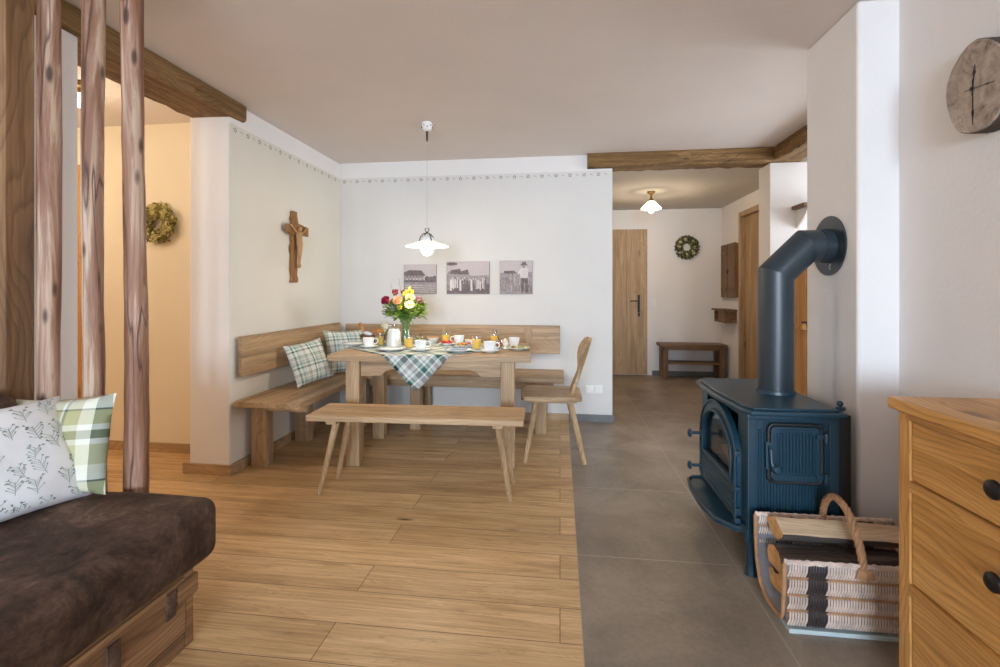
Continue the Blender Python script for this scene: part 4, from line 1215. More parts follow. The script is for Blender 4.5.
# arched front door facing the room's left
A_o = arch(2.105, 2.605, .215, .43, .205)
A_i = arch(2.155, 2.562, .345, .43, .158)
fd = MB()
t = bmesh.new()
xa, xb = .733, .757
Fo = [t.verts.new((xa, y, z)) for y, z in A_o]; Fi = [t.verts.new((xa, y, z)) for y, z in A_i]
Bo = [t.verts.new((xb, y, z)) for y, z in A_o]; Bi = [t.verts.new((xb, y, z)) for y, z in A_i]
n = len(A_o)
for k in range(n):
    j = (k + 1) % n
    t.faces.new((Fo[k], Fo[j], Fi[j], Fi[k])); t.faces.new((Bo[j], Bo[k], Bi[k], Bi[j]))
    t.faces.new((Fo[j], Fo[k], Bo[k], Bo[j])); t.faces.new((Fi[k], Fi[j], Bi[j], Bi[k]))
bmesh.ops.recalc_face_normals(t, faces=t.faces)
fd.join(t)
fd.tube([(.731, y, z) for y, z in A_i], .009, 8, closed=True)
fd.tube([(.733, y, z) for y, z in A_o], .007, 8, closed=True)
for k in range(5):
    fd.tube([(.732, 2.13, .235 + .02 * k), (.732, 2.58, .235 + .02 * k)], .004, 6)
door = fd.build('front_door', M['stove'], sv)
MB().prism(A_i, 'x', .746, .750).build('door_glass', M['stoveglass'], door)
hgf = MB()
for z in (.48, .33, .24, .20): hgf.box(.722, .745, 2.082, 2.112, z - .011, z + .011, .003)
hgf.tube([(.728, 2.098, .19), (.728, 2.098, .50)], .006, 8)
hgf.build('hinge', M['stove'], door)
def knob(y, z, L, name, par):
    mb = MB().tube([(.735, y, z), (.735 - L, y, z)], .008, 8)
    mb.lathe([(0, .020), (.013, .019), (.022, .012), (.022, .005), (.012, 0), (0, 0)], (.735 - L, y, z), 14, mat=Matrix.Rotation(-PI / 2, 4, 'Y'))
    mb.lathe([(0, .012), (.014, .010), (.015, 0), (0, 0)], (.735, y, z), 12, mat=Matrix.Rotation(-PI / 2, 4, 'Y'))
    return mb.build(name, M['stove'], par)
knob(2.58, .42, .055, 'handle', door)
knob(2.60, .245, .05, 'air_control', door)
# ash lip
lip = [(.757, 2.09), (.728, 2.10), (.668, 2.17), (.645, 2.34), (.650, 2.50), (.668, 2.60), (.70, 2.64), (.757, 2.645)]
MB().prism(lip, 'z', .150, .166, .004, seg=2).tube([(a, b, .170) for a, b in lip], .0075, 8).build('ash_lip', M['stove'], sv)
for (x, y) in ((.775, 2.055), (1.065, 2.055), (.775, 2.64), (1.065, 2.64)):
    MB().tube([(x, y, 0), (x, y, .02), (x, y, .05), (x, y, .13), (x, y, .174)], [.026, .023, .019, .023, .031], 8).box(x - .024, x + .024, y - .024, y + .024, .135, .176, .006).build('leg', M['stove'], sv, ang=25)
MB().box(1.100, 1.150, 2.05, 2.65, .12, .662, .004).box(1.087, 1.1005, 2.1, 2.6, .2, .6).build('heat_shield', M['shield'], sv)
dk = MB().tube([(1.125, 2.075, .660), (1.125, 2.075, .70)], .005, 8).box(1.108, 1.142, 2.068, 2.082, .675, .69, .003).ell((1.122, 2.075, .703), (.012, .01, .012))
dk.build('damper_knob', M['stove'], sv)

# stovepipe: vertical run, two mitred bends, into the chimney
pp = thing('stovepipe', 'black steel stovepipe bending from the stove into the white chimney', 'stovepipe', (0.988, 2.335, .69))
pr_ = .0735
px_, py_, hz = 0.988, 2.335, 1.363
mb = MB()
def cyl_ring(c, nrm, r, n=32):
    nrm = Vector(nrm).normalized(); a = Vector((0, 1, 0)); b = nrm.cross(a)
    return [Vector(c) + (a * math.cos(2 * PI * k / n) + b * math.sin(2 * PI * k / n)) * r for k in range(n)]
def mitre(c, d_in, d_out, r, n=32):
    # section of the incoming cylinder by the bisecting plane
    d_in = Vector(d_in).normalized(); d_out = Vector(d_out).normalized()
    m = (d_in + d_out).normalized()
    R_ = []
    for p in cyl_ring(c, d_in, r, n):
        q = p - Vector(c)
        s_ = -q.dot(m) / d_in.dot(m)
        R_.append(p + d_in * s_)
    return R_
u = Vector((0, 0, 1)); dg = Vector((1, 0, 1)).normalized(); h_ = Vector((1, 0, 0))
b1 = Vector((px_, py_, 1.235)); 
b2 = Vector((px_ + (hz - 1.235), py_, hz))
# rings share vertex order: a = +Y, b = n x a
R0 = cyl_ring((px_, py_, .69), u, pr_); R1 = mitre(b1, u, dg, pr_)
R2 = mitre(b2, dg, h_, pr_); R3 = cyl_ring((1.222, py_, hz), h_, pr_)
def skin(rings, mi=0):
    n = len(rings[0])
    vs = [v for r in rings for v in r]
    fs = [(i * n + k, i * n + (k + 1) % n, (i + 1) * n + (k + 1) % n, (i + 1) * n + k) for i in range(len(rings) - 1) for k in range(n)]
    mb.raw(vs, fs, mi)
skin([R0, R1]); skin([R1, R2]); skin([R2, R3])
bmesh.ops.recalc_face_normals(mb.bm, faces=mb.bm.faces)
mb.build('pipe', M['pipe'], pp, ang=30)
rot_x = Matrix.Rotation(PI / 2, 4, 'Y')
MB().lathe([(pr_, 0), (pr_ + .004, 0), (pr_ + .004, .04), (pr_, .04)], (1.172, py_, hz), 36, mat=rot_x, close=True).build('collar', M['pipe'], pp)
MB().lathe([(pr_ - .002, 0), (.135, 0), (.135, .005), (.13, .007), (pr_ - .002, .007)], (1.2125, py_, hz), 44, mat=rot_x, close=True).build('wall_rosette', M['pipe'], pp)
MB().tube([(1.205, py_ - .03, hz - .083), (1.20, py_ - .03, hz - .095), (1.205, py_ - .03, hz - .11)], .003, 6).build('hook', M['nickel'], pp)
MB().lathe([(pr_, 0), (pr_ + .008, 0), (pr_ + .006, .012), (pr_, .012)], (px_, py_, .692), 36, close=True).build('pipe_ring', M['stove'], pp)

# ------------------------------------------------------------------ firewood
def split_log(label, c, L, pts, rz=0.0, ry=0.0, mats=None, group=None, name='firewood_log'):
    """pts: cross-section with flags; the arc edges are bark"""
    rg = random.Random(int(abs(c[0] * 7919 + c[2] * 104729 + c[1] * 13)) + 1)
    o = MB()
    n = len(pts); m = 10
    secs = []
    for i in range(m + 1):
        x = -L / 2 + L * i / m
        secs.append([(x + rg.uniform(-.003, .003), a * (1 + rg.uniform(-.03, .03)) + rg.uniform(-.0015, .0015), b * (1 + rg.uniform(-.03, .03)) + rg.uniform(-.0015, .0015)) for a, b, f in pts])
    vs = [v for s_ in secs for v in s_]
    for i in range(m):
        for k in range(n):
            pass
    o.raw(vs, [])
    o.bm.verts.ensure_lookup_table()
    V = o.bm.verts
    for i in range(m):
        for k in range(n):
            j = (k + 1) % n
            f = o.bm.faces.new((V[i * n + k], V[i * n + j], V[(i + 1) * n + j], V[(i + 1) * n + k]))
            f.material_index = 0 if (pts[k][2] and pts[j][2]) else 1
    o.bm.faces.new([V[k] for k in range(n)][::-1]).material_index = 2
    o.bm.faces.new([V[m * n + k] for k in range(n)]).material_index = 2
    ob = o.build(name, [M['bark'], M['split'], M['split_end']], ang=30)
    ob.location = c; ob.rotation_euler = (0, ry, rz)
    return tag(ob, label, 'log', group)
def wedge(r, a0, a1, n=7, ang=0.0):
    P = [(0.0, 0.0, 0)]
    for k in range(n + 1):
        a = math.radians(a0 + (a1 - a0) * k / n)
        P.append((r * math.cos(a), r * math.sin(a), 1))
    cx = sum(p[0] for p in P) / len(P); cy = sum(p[1] for p in P) / len(P)
    ca, sa = math.cos(ang), math.sin(ang)
    return [((p[0] - cx) * ca - (p[1] - cy) * sa, (p[0] - cx) * sa + (p[1] - cy) * ca, p[2]) for p in P]
BR = math.radians(2.0)

# ------------------------------------------------------------------ log basket
bk = thing('log_basket', 'open wicker log basket with arched handle in front of the stove', 'basket', (0.99, 1.83, 0))
bx0, bx1 = .757, 1.245
def prof_pt(s):
    """U-shaped section in Y-Z: back rim -> bottom -> front rim"""
    P = [(1.965, .285), (1.962, .20), (1.950, .12), (1.915, .05), (1.865, .026), (1.80, .024), (1.75, .030), (1.733, .06), (1.727, .13), (1.722, .235)]
    t_ = s * (len(P) - 1); i = min(int(t_), len(P) - 2); f = t_ - i
    return (P[i][0] * (1 - f) + P[i + 1][0] * f, P[i][1] * (1 - f) + P[i + 1][1] * f)
lin = MB()
NS = 40
vs = []
for i in range(NS + 1):
    y, z = prof_pt(i / NS)
    vs += [(bx0 + .004, y, z), (bx1 - .004, y, z)]
lin.raw(vs, [(2 * i, 2 * i + 1, 2 * i + 3, 2 * i + 2) for i in range(NS)])
lo_ = lin.build('lining', M['canvaslin'], bk)
md = lo_.modifiers.new('thick', 'SOLIDIFY'); md.thickness = .006; md.offset = 0
for x in (bx0, bx1):
    MB().tube([(x, *prof_pt(i / 40)) for i in range(41)], .0075, 8).build('edge_rod', M['wicker'], bk)

def panel(yo, z0, z1, dark, nm, out):
    mb = MB()
    nst = 54
    mb.box(bx0 + .004, bx1 - .004, yo - .0015, yo + .0015, z0, z1, 0, 3)
    cells = [(.00, .20, 0), (.20, .27, 2), (.27, .46, 0), (.46, .53, 2), (.53, .74, 0), (.74, .81, 2), (.81, 1.0, 0)]
    for rI, (c0, c1, m_) in enumerate(cells):
        za = z0 + (z1 - z0) * c0; zb = z0 + (z1 - z0) * c1
        for k in range(nst):
            x = bx0 + .010 + (bx1 - bx0 - .020) * (k + .5) / nst
            f = (x - bx0) / (bx1 - bx0)
            dk = any(a < f < b for a, b in dark)
            s_ = .0045
            if m_ == 2: mb.tube([(x - .006, yo + out * .003, (za + zb) / 2 - .004), (x + .006, yo + out * .003, (za + zb) / 2 + .004)], .0036, 6, 1 if dk else 2)
            else: mb.tube([(x - s_, yo + out * .001, za - .003), (x, yo + out * .008, (za + zb) * .5), (x + s_, yo + out * .001, zb + .003)], .0033, 6, 1 if dk else 0)
    for k in range(3):
        mb.tube([(bx0 + (bx1 - bx0) * q / 40, yo + out * (.003 * math.sin(q * 2.2 + k * 2)), z1 + .003 + .0035 * k + .0015 * math.sin(q * 3 + k)) for q in range(41)], .0055, 6, 0)
    return mb.build(nm, [M['wickerlight'], M['wickerdark'], M['wicker'], M['wickerback']], bk)
DK = [(.15, .265), (.735, .85)]
panel(1.722, .03, .232, DK, 'front_panel', -1)
panel(1.966, .13, .282, DK, 'back_panel', -1)
bb = MB().box(bx0 + .012, bx1, 1.716, 1.94, 0.0, .016, .003)
bb.build('base_board', M['baseboard_pale'], bk)
hn = MB()
ctrl = [(1.005, 1.968, .20), (1.004, 1.970, .30), (1.003, 1.950, .355), (1.002, 1.905, .395), (1.0, 1.85, .402), (1.0, 1.79, .375), (1.0, 1.745, .315), (1.0, 1.718, .245), (1.0, 1.713, .20)]
def spline(P, n):
    out = []
    for i in range(len(P) - 1):
        p0 = Vector(P[max(i - 1, 0)]); p1 = Vector(P[i]); p2 = Vector(P[i + 1]); p3 = Vector(P[min(i + 2, len(P) - 1)])
        for k in range(n):
            t_ = k / n
            out.append(0.5 * (2 * p1 + (p2 - p0) * t_ + (2 * p0 - 5 * p1 + 4 * p2 - p3) * t_ ** 2 + (3 * p1 - p0 - 3 * p2 + p3) * t_ ** 3))
    out.append(Vector(P[-1]))
    return out
cen = spline(ctrl, 14)
for s_ in range(4):
    pth = []
    for i, c_ in enumerate(cen):
        d = (cen[min(i + 1, len(cen) - 1)] - cen[max(i - 1, 0)]).normalized()
        a = Vector((1, 0, 0)); b = d.cross(a)
        th = 2 * PI * s_ / 4 + i * .42
        pth.append(c_ + (a * math.cos(th) + b * math.sin(th)) * .0068)
    hn.tube(pth, .0066, 6)
for yy, zz in ((1.712, .232), (1.972, .282)):
    for k in range(5):
        hn.tube([(.982 - .002 * k, yy, zz - .006 * k), (1.0, yy - .010 if yy < 1.8 else yy + .008, zz - .004 - .006 * k), (1.022 + .002 * k, yy, zz - .006 * k)], .005, 6)
hn.build('handle', M['wicker'], bk)

LG = 'firewood in the basket'
split_log('pale split log lying on top in the basket', (1.005, 1.890, .262), .42, wedge(.075, 205, 335), 0, math.radians(1.0), group=LG)
split_log('dark barked log lying in the middle of the basket behind the handle', (.990, 1.862, .176), .42, [(-.045, -.03, 0), (.05, -.034, 1), (.058, 0, 1), (.045, .03, 1), (.01, .047, 1), (-.03, .040, 1), (-.05, .012, 1)], BR, 0, group=LG)
split_log('split log with a pale cut end low in the basket by its front panel', (.985, 1.795, .118), .40, wedge(.062, 160, 330), -BR, 0, group=LG)
split_log('bottom log in the basket showing an orange cut end', (.99, 1.885, .090), .40, wedge(.066, 0, 170), 0, 0, group=LG)
split_log('small log at the very bottom of the basket behind the front weave', (1.0, 1.815, .057), .38, wedge(.044, 10, 175), 0, 0, group=LG)
lg_ = split_log('pale split log lying inside the stove behind its glass', (.85, 2.33, .362), .30, wedge(.085, 195, 345), math.radians(80), 0)

# ------------------------------------------------------------------ dresser against the right wall
ds = thing('chest_of_drawers', 'pine chest of drawers with dark iron knobs against the right wall', 'chest of drawers', (1.2, 1.0, 0))
Yl, Yr = 1.508, 0.46
MB().box(.950, 1.374, Yr - .03, 1.524, .818, .852, .006, seg=3).build('top', M['pineY'], ds)
cz = MB()
cz.box(.972, 1.373, Yl - .024, Yl, .03, .818, .002).box(.972, 1.373, Yr, Yr + .024, .03, .818, .002).box(1.355, 1.373, Yr + .024, Yl - .024, .05, .818)
cz.box(.972, 1.0, Yl - .043, Yl - .024, .03, .818, .002).box(.972, 1.0, Yr + .024, Yr + .065, .03, .818, .002)
cz.build('side_panel', M['pineZ'], ds)
rl = MB()
for a, b in ((.796, .818), (.597, .627), (.308, .338), (.03, .06)): rl.box(.969, 1.355, Yr + .065, Yl - .043, a, b, .002)
rl.build('rail', M['pineY'], ds)
for a, b in ((.630, .793), (.341, .594), (.063, .305)):
    d = MB().box(.977, .996, Yr + .067, Yl - .045, a, b, .003).box(.996, 1.33, Yr + .09, Yl - .09, a + .02, b - .03)
    d = d.build('drawer', M['pineY'], ds)
    zc = (a + b) / 2 + .01 if b > .7 else (a + b) / 2 + .05
    for yk in (1.172, .71):
        kb = MB().tube([(.977, yk, zc), (.955, yk, zc)], [.013, .008], 12)
        kb.lathe([(0, .022), (.012, .021), (.021, .014), (.022, .007), (.014, 0), (0, 0)], (.955, yk, zc), 18, mat=Matrix.Rotation(-PI / 2, 4, 'Y'))
        kb.build('knob', M['knob'], d)

# ------------------------------------------------------------------ breakfast on the table
H_ = 1.16
def tx(px, Y):
    a = math.radians(7.2); c, s = math.cos(a), math.sin(a); dx = (px - 500) / 475.0
    return (c * dx - s) / (s * dx + c) * Y
ZT = TZ + 0.0045
def cup(label, x, y, rz, group='white coffee cups on the table'):
    t = thing('coffee_cup', label, 'cup', (x, y, ZT + .0), group)
    return t
def saucer_obj(label, x, y, r, z, name='saucer', cat='saucer', rim='chinablue', group=None):
    o = local(name, label, cat, group)
    MB().lathe([(0, .004), (r * .55, .004), (r * .62, .006), (r * .97, .015), (r, .0165), (r * .99, .0185), (r * .6, .0105), (r * .52, .008), (0, .008)], n=36).lathe([(r * .45, 0), (r * .5, .004), (r * .42, .004)], n=28).build('dish', M['china'], o)
    MB().lathe([(r * .90, .0164), (r * .985, .0188), (r * .985, .0192), (r * .90, .0168)], n=36, close=True).build('rim_band', M[rim], o)
    place(o, (x, y, z))
    return o
def cup_obj(label, x, y, z, rz, r=.042, h=.064, group=None):
    o = local('coffee_cup', label, 'cup', group)
    MB().lathe([(0, .003), (r * .55, .003), (r * .58, 0), (r * .66, 0), (r * .9, h * .45), (r, h), (r * .96, h), (r * .86, h * .45), (r * .6, .008), (0, .007)], n=28).build('bowl', M['china'], o)
    MB().tube(spline([(r * .93, 0, h * .82), (r * 1.35, 0, h * .86), (r * 1.62, 0, h * .62), (r * 1.40, 0, h * .36), (r * .86, 0, h * .30)], 6), .0042, 8).build('handle', M['china'], o)
    place(o, (x, y, z), rz)
    return o
def tumbler(label, x, y, z, mat, r=.036, h=.088, fill=.066, group=None):
    o = local('juice_glass', label, 'glass', group)
    MB().lathe([(0, 0), (r * .86, 0), (r, h), (r * .95, h), (r * .82, .006), (0, .006)], n=24).build('glass_wall', M['glass'], o)
    MB().lathe([(0, .0065), (r * .81, .0065), (r * .90, fill), (0, fill)], n=24).build('juice', M[mat], o)
    place(o, (x, y, z))
    return o
def bowl_obj(label, x, y, z, r, h, fillmat, name='bowl', seed=0):
    o = local(name, label, 'bowl')
    MB().lathe([(0, .003), (r * .4, .003), (r * .42, 0), (r * .5, 0), (r * .85, h * .5), (r, h), (r * .96, h), (r * .78, h * .5), (r * .4, .009), (0, .008)], n=28).build('bowl_body', M['china'], o)
    rg = random.Random(seed)
    mb = MB().lathe([(0, h * .45), (r * .7, h * .45), (r * .84, h * .75), (0, h * .82)], n=20)
    for k in range(26):
        a = rg.uniform(0, 6.28); q = r * .72 * math.sqrt(rg.random())
        mb.ell((q * math.cos(a), q * math.sin(a), h * .86 + rg.uniform(0, .008)), (.009, .007, .004), 0, 6, 4, Euler((rg.uniform(-.6, .6), rg.uniform(-.6, .6), a)))
    mb.build('filling', M[fillmat], o)['kind'] = 'stuff'
    place(o, (x, y, z))
    return o
def platter(label, x, y, z, r, mats, seed, cat='platter'):
    o = saucer_obj(label, x, y, r, z, 'platter', cat)
    rg = random.Random(seed)
    mb = MB()
    for k in range(30):
        a = rg.uniform(0, 6.28); q = r * .75 * math.sqrt(rg.random())
        mb.ell((q * math.cos(a), q * math.sin(a), .016 + rg.uniform(0, .014)), (.015, .012, .005), rg.randrange(len(mats)), 8, 5, Euler((rg.uniform(-.5, .5), rg.uniform(-.5, .5), a)))
    mb.build('cold_cuts', [M[m] for m in mats], o)['kind'] = 'stuff'
    return o

ZC = TZ + 0.0006
def onz(x, y):
    """table or cloth height"""
    dx, dy = x - (TC[0] - .10), y - TC[1]
    u = dx * math.cos(TR) + dy * math.sin(TR); v = -dx * math.sin(TR) + dy * math.cos(TR)
    return TZ + (0.0045 if abs(u) / .615 + abs(v) / .635 < 1.12 else 0.0006)
def at(px, Y): x = tx(px, Y); return x, Y, onz(x, Y)
SG = 'saucers under the coffee cups'
for px, Y, lb, rz, r in ((368.5, 3.30, 'leftmost on the table by the dull juice', 0.5, .07), (420.5, 3.17, 'at the front edge between the cloth and the vase', 0.2, .072), (489.5, 3.19, 'at the front edge near the right table leg', 0.3, .072)):
    x, y, z = at(px, Y)
    saucer_obj('saucer under the cup ' + lb, x, y, r, z, group=SG)
    cup_obj('white coffee cup on a saucer ' + lb, x, y, z + .0092, rz, group='white coffee cups on the table')
x, y, z = at(459, 3.64); cup_obj('white coffee cup standing at the back between two orange juices', x, y, z, 0.2 + PI, group='white coffee cups on the table')
x, y, z = at(514, 3.57); cup_obj('white coffee cup at the right end behind the decorated plate', x, y, z, 1.2, group='white coffee cups on the table')
x, y, z = at(518, 3.345); pl5 = saucer_obj('decorated dessert plate at the right end of the table', x, y, .085, z, 'plate', 'plate', 'leaf2')
nb = MB(); rg = random.Random(3)
for k in range(16):
    nb.ell((rg.uniform(-.045, .045), rg.uniform(-.045, .045), .013 + rg.uniform(0, .006)), (.014, .010, .004), rg.randrange(3), 8, 5, Euler((0, 0, rg.uniform(0, 3))))
nb.build('napkin', [M['stove'], M['red'], M['leaf2']], pl5)
x, y, z = at(391, 3.16); pf = saucer_obj('white dinner plate holding a knife at the front left of the table', x, y, .095, z, 'plate', 'plate')
x0, y0, z0 = x, y, z
kn = MB().box(-.085, .02, -.008, .008, .0195, .0215, .0008).box(.02, .10, -.006, .006, .0190, .024, .002)
ko = kn.build('table_knife', M['steel']); ko.location = (x0 + .01, y0, z0); ko.rotation_euler = (0, 0, .25)
tag(ko, 'steel knife lying across the front left dinner plate', 'knife')
x, y, z = at(354, 3.43); saucer_obj('plate with blue rim at the far left end of the table', x, y, .09, z, 'plate', 'plate', 'stove')
x, y, z = at(459, 3.165); pp_ = saucer_obj('patterned plate with folded napkin at the front of the table beside the cloth', x, y, .098, z, 'plate', 'plate')
np_ = MB()
for k in range(4): np_.box(-.06 + .004 * k, .055 - .004 * k, -.035 + .004 * k, .035 - .003 * k, .0125 + .005 * k, .0170 + .005 * k, .002, k % 2)
for k in range(10): np_.ell((rg.uniform(-.05, .05), rg.uniform(-.03, .03), .033), (.008, .006, .002), 2 + k % 2, 8, 4)
np_.build('napkin', [M['china'], M['chinablue'], M['mauve'], M['stove']], pp_)
JG = 'juice glasses on the table'
for px, Y, m, lb in ((379.5, 3.45, 'juice2', 'glass of dull cloudy juice at the left behind the milk jug'), (408.7, 3.33, 'juice', 'glass of orange juice right of the milk jug'), (446, 3.66, 'juice', 'glass of orange juice at the back of the table behind the red cold cuts'), (476.7, 3.33, 'juice', 'glass of orange juice in front beside the right coffee cup'), (494.5, 3.66, 'juice', 'glass of orange juice with a spoon at the back right')):
    x, y, z = at(px, Y); tumbler(lb, x, y, z, m, group=JG)
x, y, z = at(494.5, 3.66)
sp = MB().tube([(0, 0, .012), (.0, 0, .08), (-.02, -.004, .125)], .0022, 6).ell((0, 0, .02), (.009, .004, .014))
so3 = sp.build('teaspoon', M['steel']); so3.location = (x + .004, y, z)
tag(so3, 'steel teaspoon standing in the back right juice glass', 'spoon')
x, y, z = at(420.5, 3.66)
jj = local('jam_jar', 'jar of yellow green jam at the back beside the vase', 'jar')
MB().lathe([(0, 0), (.034, 0), (.036, .01), (.036, .05), (.030, .058), (.030, .066), (.028, .066), (.034, .048), (.034, .008), (0, .006)], n=24).build('jar_glass', M['glass'], jj)
MB().lathe([(0, .0065), (.033, .0065), (.033, .048), (0, .05)], n=24).build('jam', M['juice2'], jj)
place(jj, (x, y, z))
x, y, z = at(499.5, 3.45)
jj = local('honey_jar', 'small jar of amber honey between the orange juices at the right', 'jar')
MB().lathe([(0, 0), (.026, 0), (.028, .008), (.028, .045), (.023, .052), (.023, .06), (.021, .06), (.026, .044), (.026, .008), (0, .006)], n=24).build('jar_glass', M['glass'], jj)
MB().lathe([(0, .0065), (.025, .0065), (.025, .044), (0, .045)], n=24).build('honey', M['honey'], jj)
hs = MB().tube([(0, 0, .03), (-.01, 0, .075), (-.025, 0, .125)], .003, 6); hs.build('dipper', M['antique'], jj)
place(jj, (x, y, z))
x, y, z = at(505.5, 3.375)
ec = local('egg_cup', 'white egg cup with an egg near the right end of the table', 'egg cup')
MB().lathe([(0, 0), (.018, 0), (.016, .004), (.007, .012), (.008, .018), (.021, .034), (.022, .042), (.020, .042), (.018, .034), (0, .024)], n=20).build('cup_body', M['china'], ec)
place(ec, (x, y, z))
M['egg'] = plain('eggshell', (232, 214, 192), 0.5, var=0.03)
eg = MB().lathe([(0, 0), (.010, .003), (.0175, .014), (.0175, .026), (.012, .040), (.005, .046), (0, .047)], n=18).build('boiled_egg', M['egg'])
eg.location = (x, y, z + .026); tag(eg, 'pale boiled egg sitting in the white egg cup', 'egg')
x, y, z = at(433, 3.66); bowl_obj('white bowl of cereal at the back centre of the table', x, y, z, .048, .046, 'flake', seed=1)
x, y, z = at(470.5, 3.56); bowl_obj('white bowl of cheese cubes right of the back coffee cup', x, y, z, .046, .042, 'cheese', seed=2)
x, y, z = at(447, 3.53); platter('round plate of red cold cuts and tomatoes at the table centre', x, y, z, .066, ('red', 'ham', 'red'), 4)
x, y, z = at(463, 3.42); platter('round plate of tomatoes and cheese in front of the red cold cuts', x, y, z, .062, ('red', 'cheese', 'leaf2', 'red'), 5)
# milk jug
x, y, z = at(394, 3.34)
mj = local('milk_jug', 'glass jug full of white milk left of the bouquet', 'jug')
MB().lathe([(0, 0), (.056, 0), (.058, .006), (.048, .11), (.040, .135), (.044, .165), (.042, .165), (.038, .135), (.046, .11), (.055, .008), (0, .006)], n=28).build('jug_glass', M['glass'], mj)
MB().lathe([(0, .007), (.0545, .009), (.0455, .11), (.038, .132), (0, .133)], n=28).build('milk', M['milk'], mj)
MB().tube(spline([(-.042, 0, .148), (-.070, 0, .15), (-.085, 0, .11), (-.072, 0, .05), (-.052, 0, .035)], 6), .006, 8).build('handle', M['glass'], mj)
place(mj, (x, y, z), .15)
# bread basket
x, y, z = at(373, 3.64)
bq = local('bread_basket', 'small wicker bread basket at the back left of the table', 'basket')
bb_ = MB()
for k in range(7):
    f = k / 6
    bb_.tube([((.070 + .022 * f) * math.cos(a) * 1.1 + .002 * math.sin(9 * a + k * PI), (.058 + .02 * f) * math.sin(a), .006 + .056 * f) for a in [2 * PI * q / 48 for q in range(48)]], .0052, 6, closed=True)
bb_.lathe([(0, .002), (.072, .002), (.072, .008), (0, .008)], n=28)
bb_.build('woven_wall', M['breadwicker'], bq)
place(bq, (x, y, z))
BG = 'rolls in the bread basket'
def roll(lb, dx, dy, dz, rr, nm='bread_roll'):
    o = MB().ell((0, 0, 0), rr, 0, 16, 10, jit=.02).build(nm, M['bread'])
    o.location = (x + dx, y + dy, z + dz); o.rotation_euler = (0, RND.uniform(-.25, .25), RND.uniform(-.4, .4))
    return tag(o, lb, 'bread', BG)
roll('round roll on top of the bread basket nearest the milk jug', .050, .0, .092, (.040, .036, .036))
roll('roll at the middle of the bread basket', .0, .024, .078, (.036, .032, .028))
roll('roll lying low at the left of the bread basket', -.045, .022, .060, (.036, .032, .026))
roll('roll lying low beneath the round top roll', .036, -.018, .044, (.034, .030, .024))
bs_ = MB().tube([(-.055, -.01, .05), (-.075, -.01, .10), (-.10, -.012, .145)], [.012, .013, .011], 10).ell((-.103, -.012, .148), (.015, .013, .015))
bo2 = bs_.build('bread_stick', M['bread']); bo2.location = (x, y, z)
tag(bo2, 'brown bread stick poking up from the left of the bread basket', 'bread')
nk = MB().ell((0, 0, 0), (.040, .022, .018), 0, 16, 8, Euler((0, .2, 0)), jit=.06).build('napkin', M['china'])
nk.location = (x - .028, y - .030, z + .078)
tag(nk, 'white cloth napkin tucked over the front of the bread basket', 'napkin')

# ------------------------------------------------------------------ vase and bouquet
VX, VY, VZ = at(405.5, 3.545)
vs_ = local('vase', 'slim clear glass vase holding the bouquet on the table', 'vase')
MB().lathe([(0, 0), (.047, 0), (.049, .008), (.040, .09), (.037, .15), (.043, .19), (.041, .19), (.035, .15), (.038, .09), (.046, .010), (0, .008)], n=28).build('vase_glass', M['glass'], vs_)
MB().lathe([(0, .009), (.0455, .011), (.0375, .09), (.0355, .12), (0, .12)], n=28).build('water', M['glass'], vs_)
place(vs_, (VX, VY, VZ))
C0 = Vector((VX, VY, VZ))
def leafmesh(mb, q, d, L, W, mi=0, up=None):
    d = d.normalized()
    s_ = d.cross(up or Vector((0, 0, 1)))
    if s_.length < .1: s_ = Vector((1, 0, 0))
    s_.normalize(); nn = s_.cross(d).normalized()
    a = [q, q + d * L * .35 + s_ * W - nn * W * .3, q + d * L * .75 + s_ * W * .7 - nn * W * .2, q + d * L, q + d * L * .75 - s_ * W * .7 - nn * W * .2, q + d * L * .35 - s_ * W - nn * W * .3, q + d * L * .4, q + d * L * .75]
    mb.raw(a, [(0, 1, 6), (1, 2, 7, 6), (2, 3, 7), (3, 4, 7), (4, 5, 6, 7), (5, 0, 6)], mi)
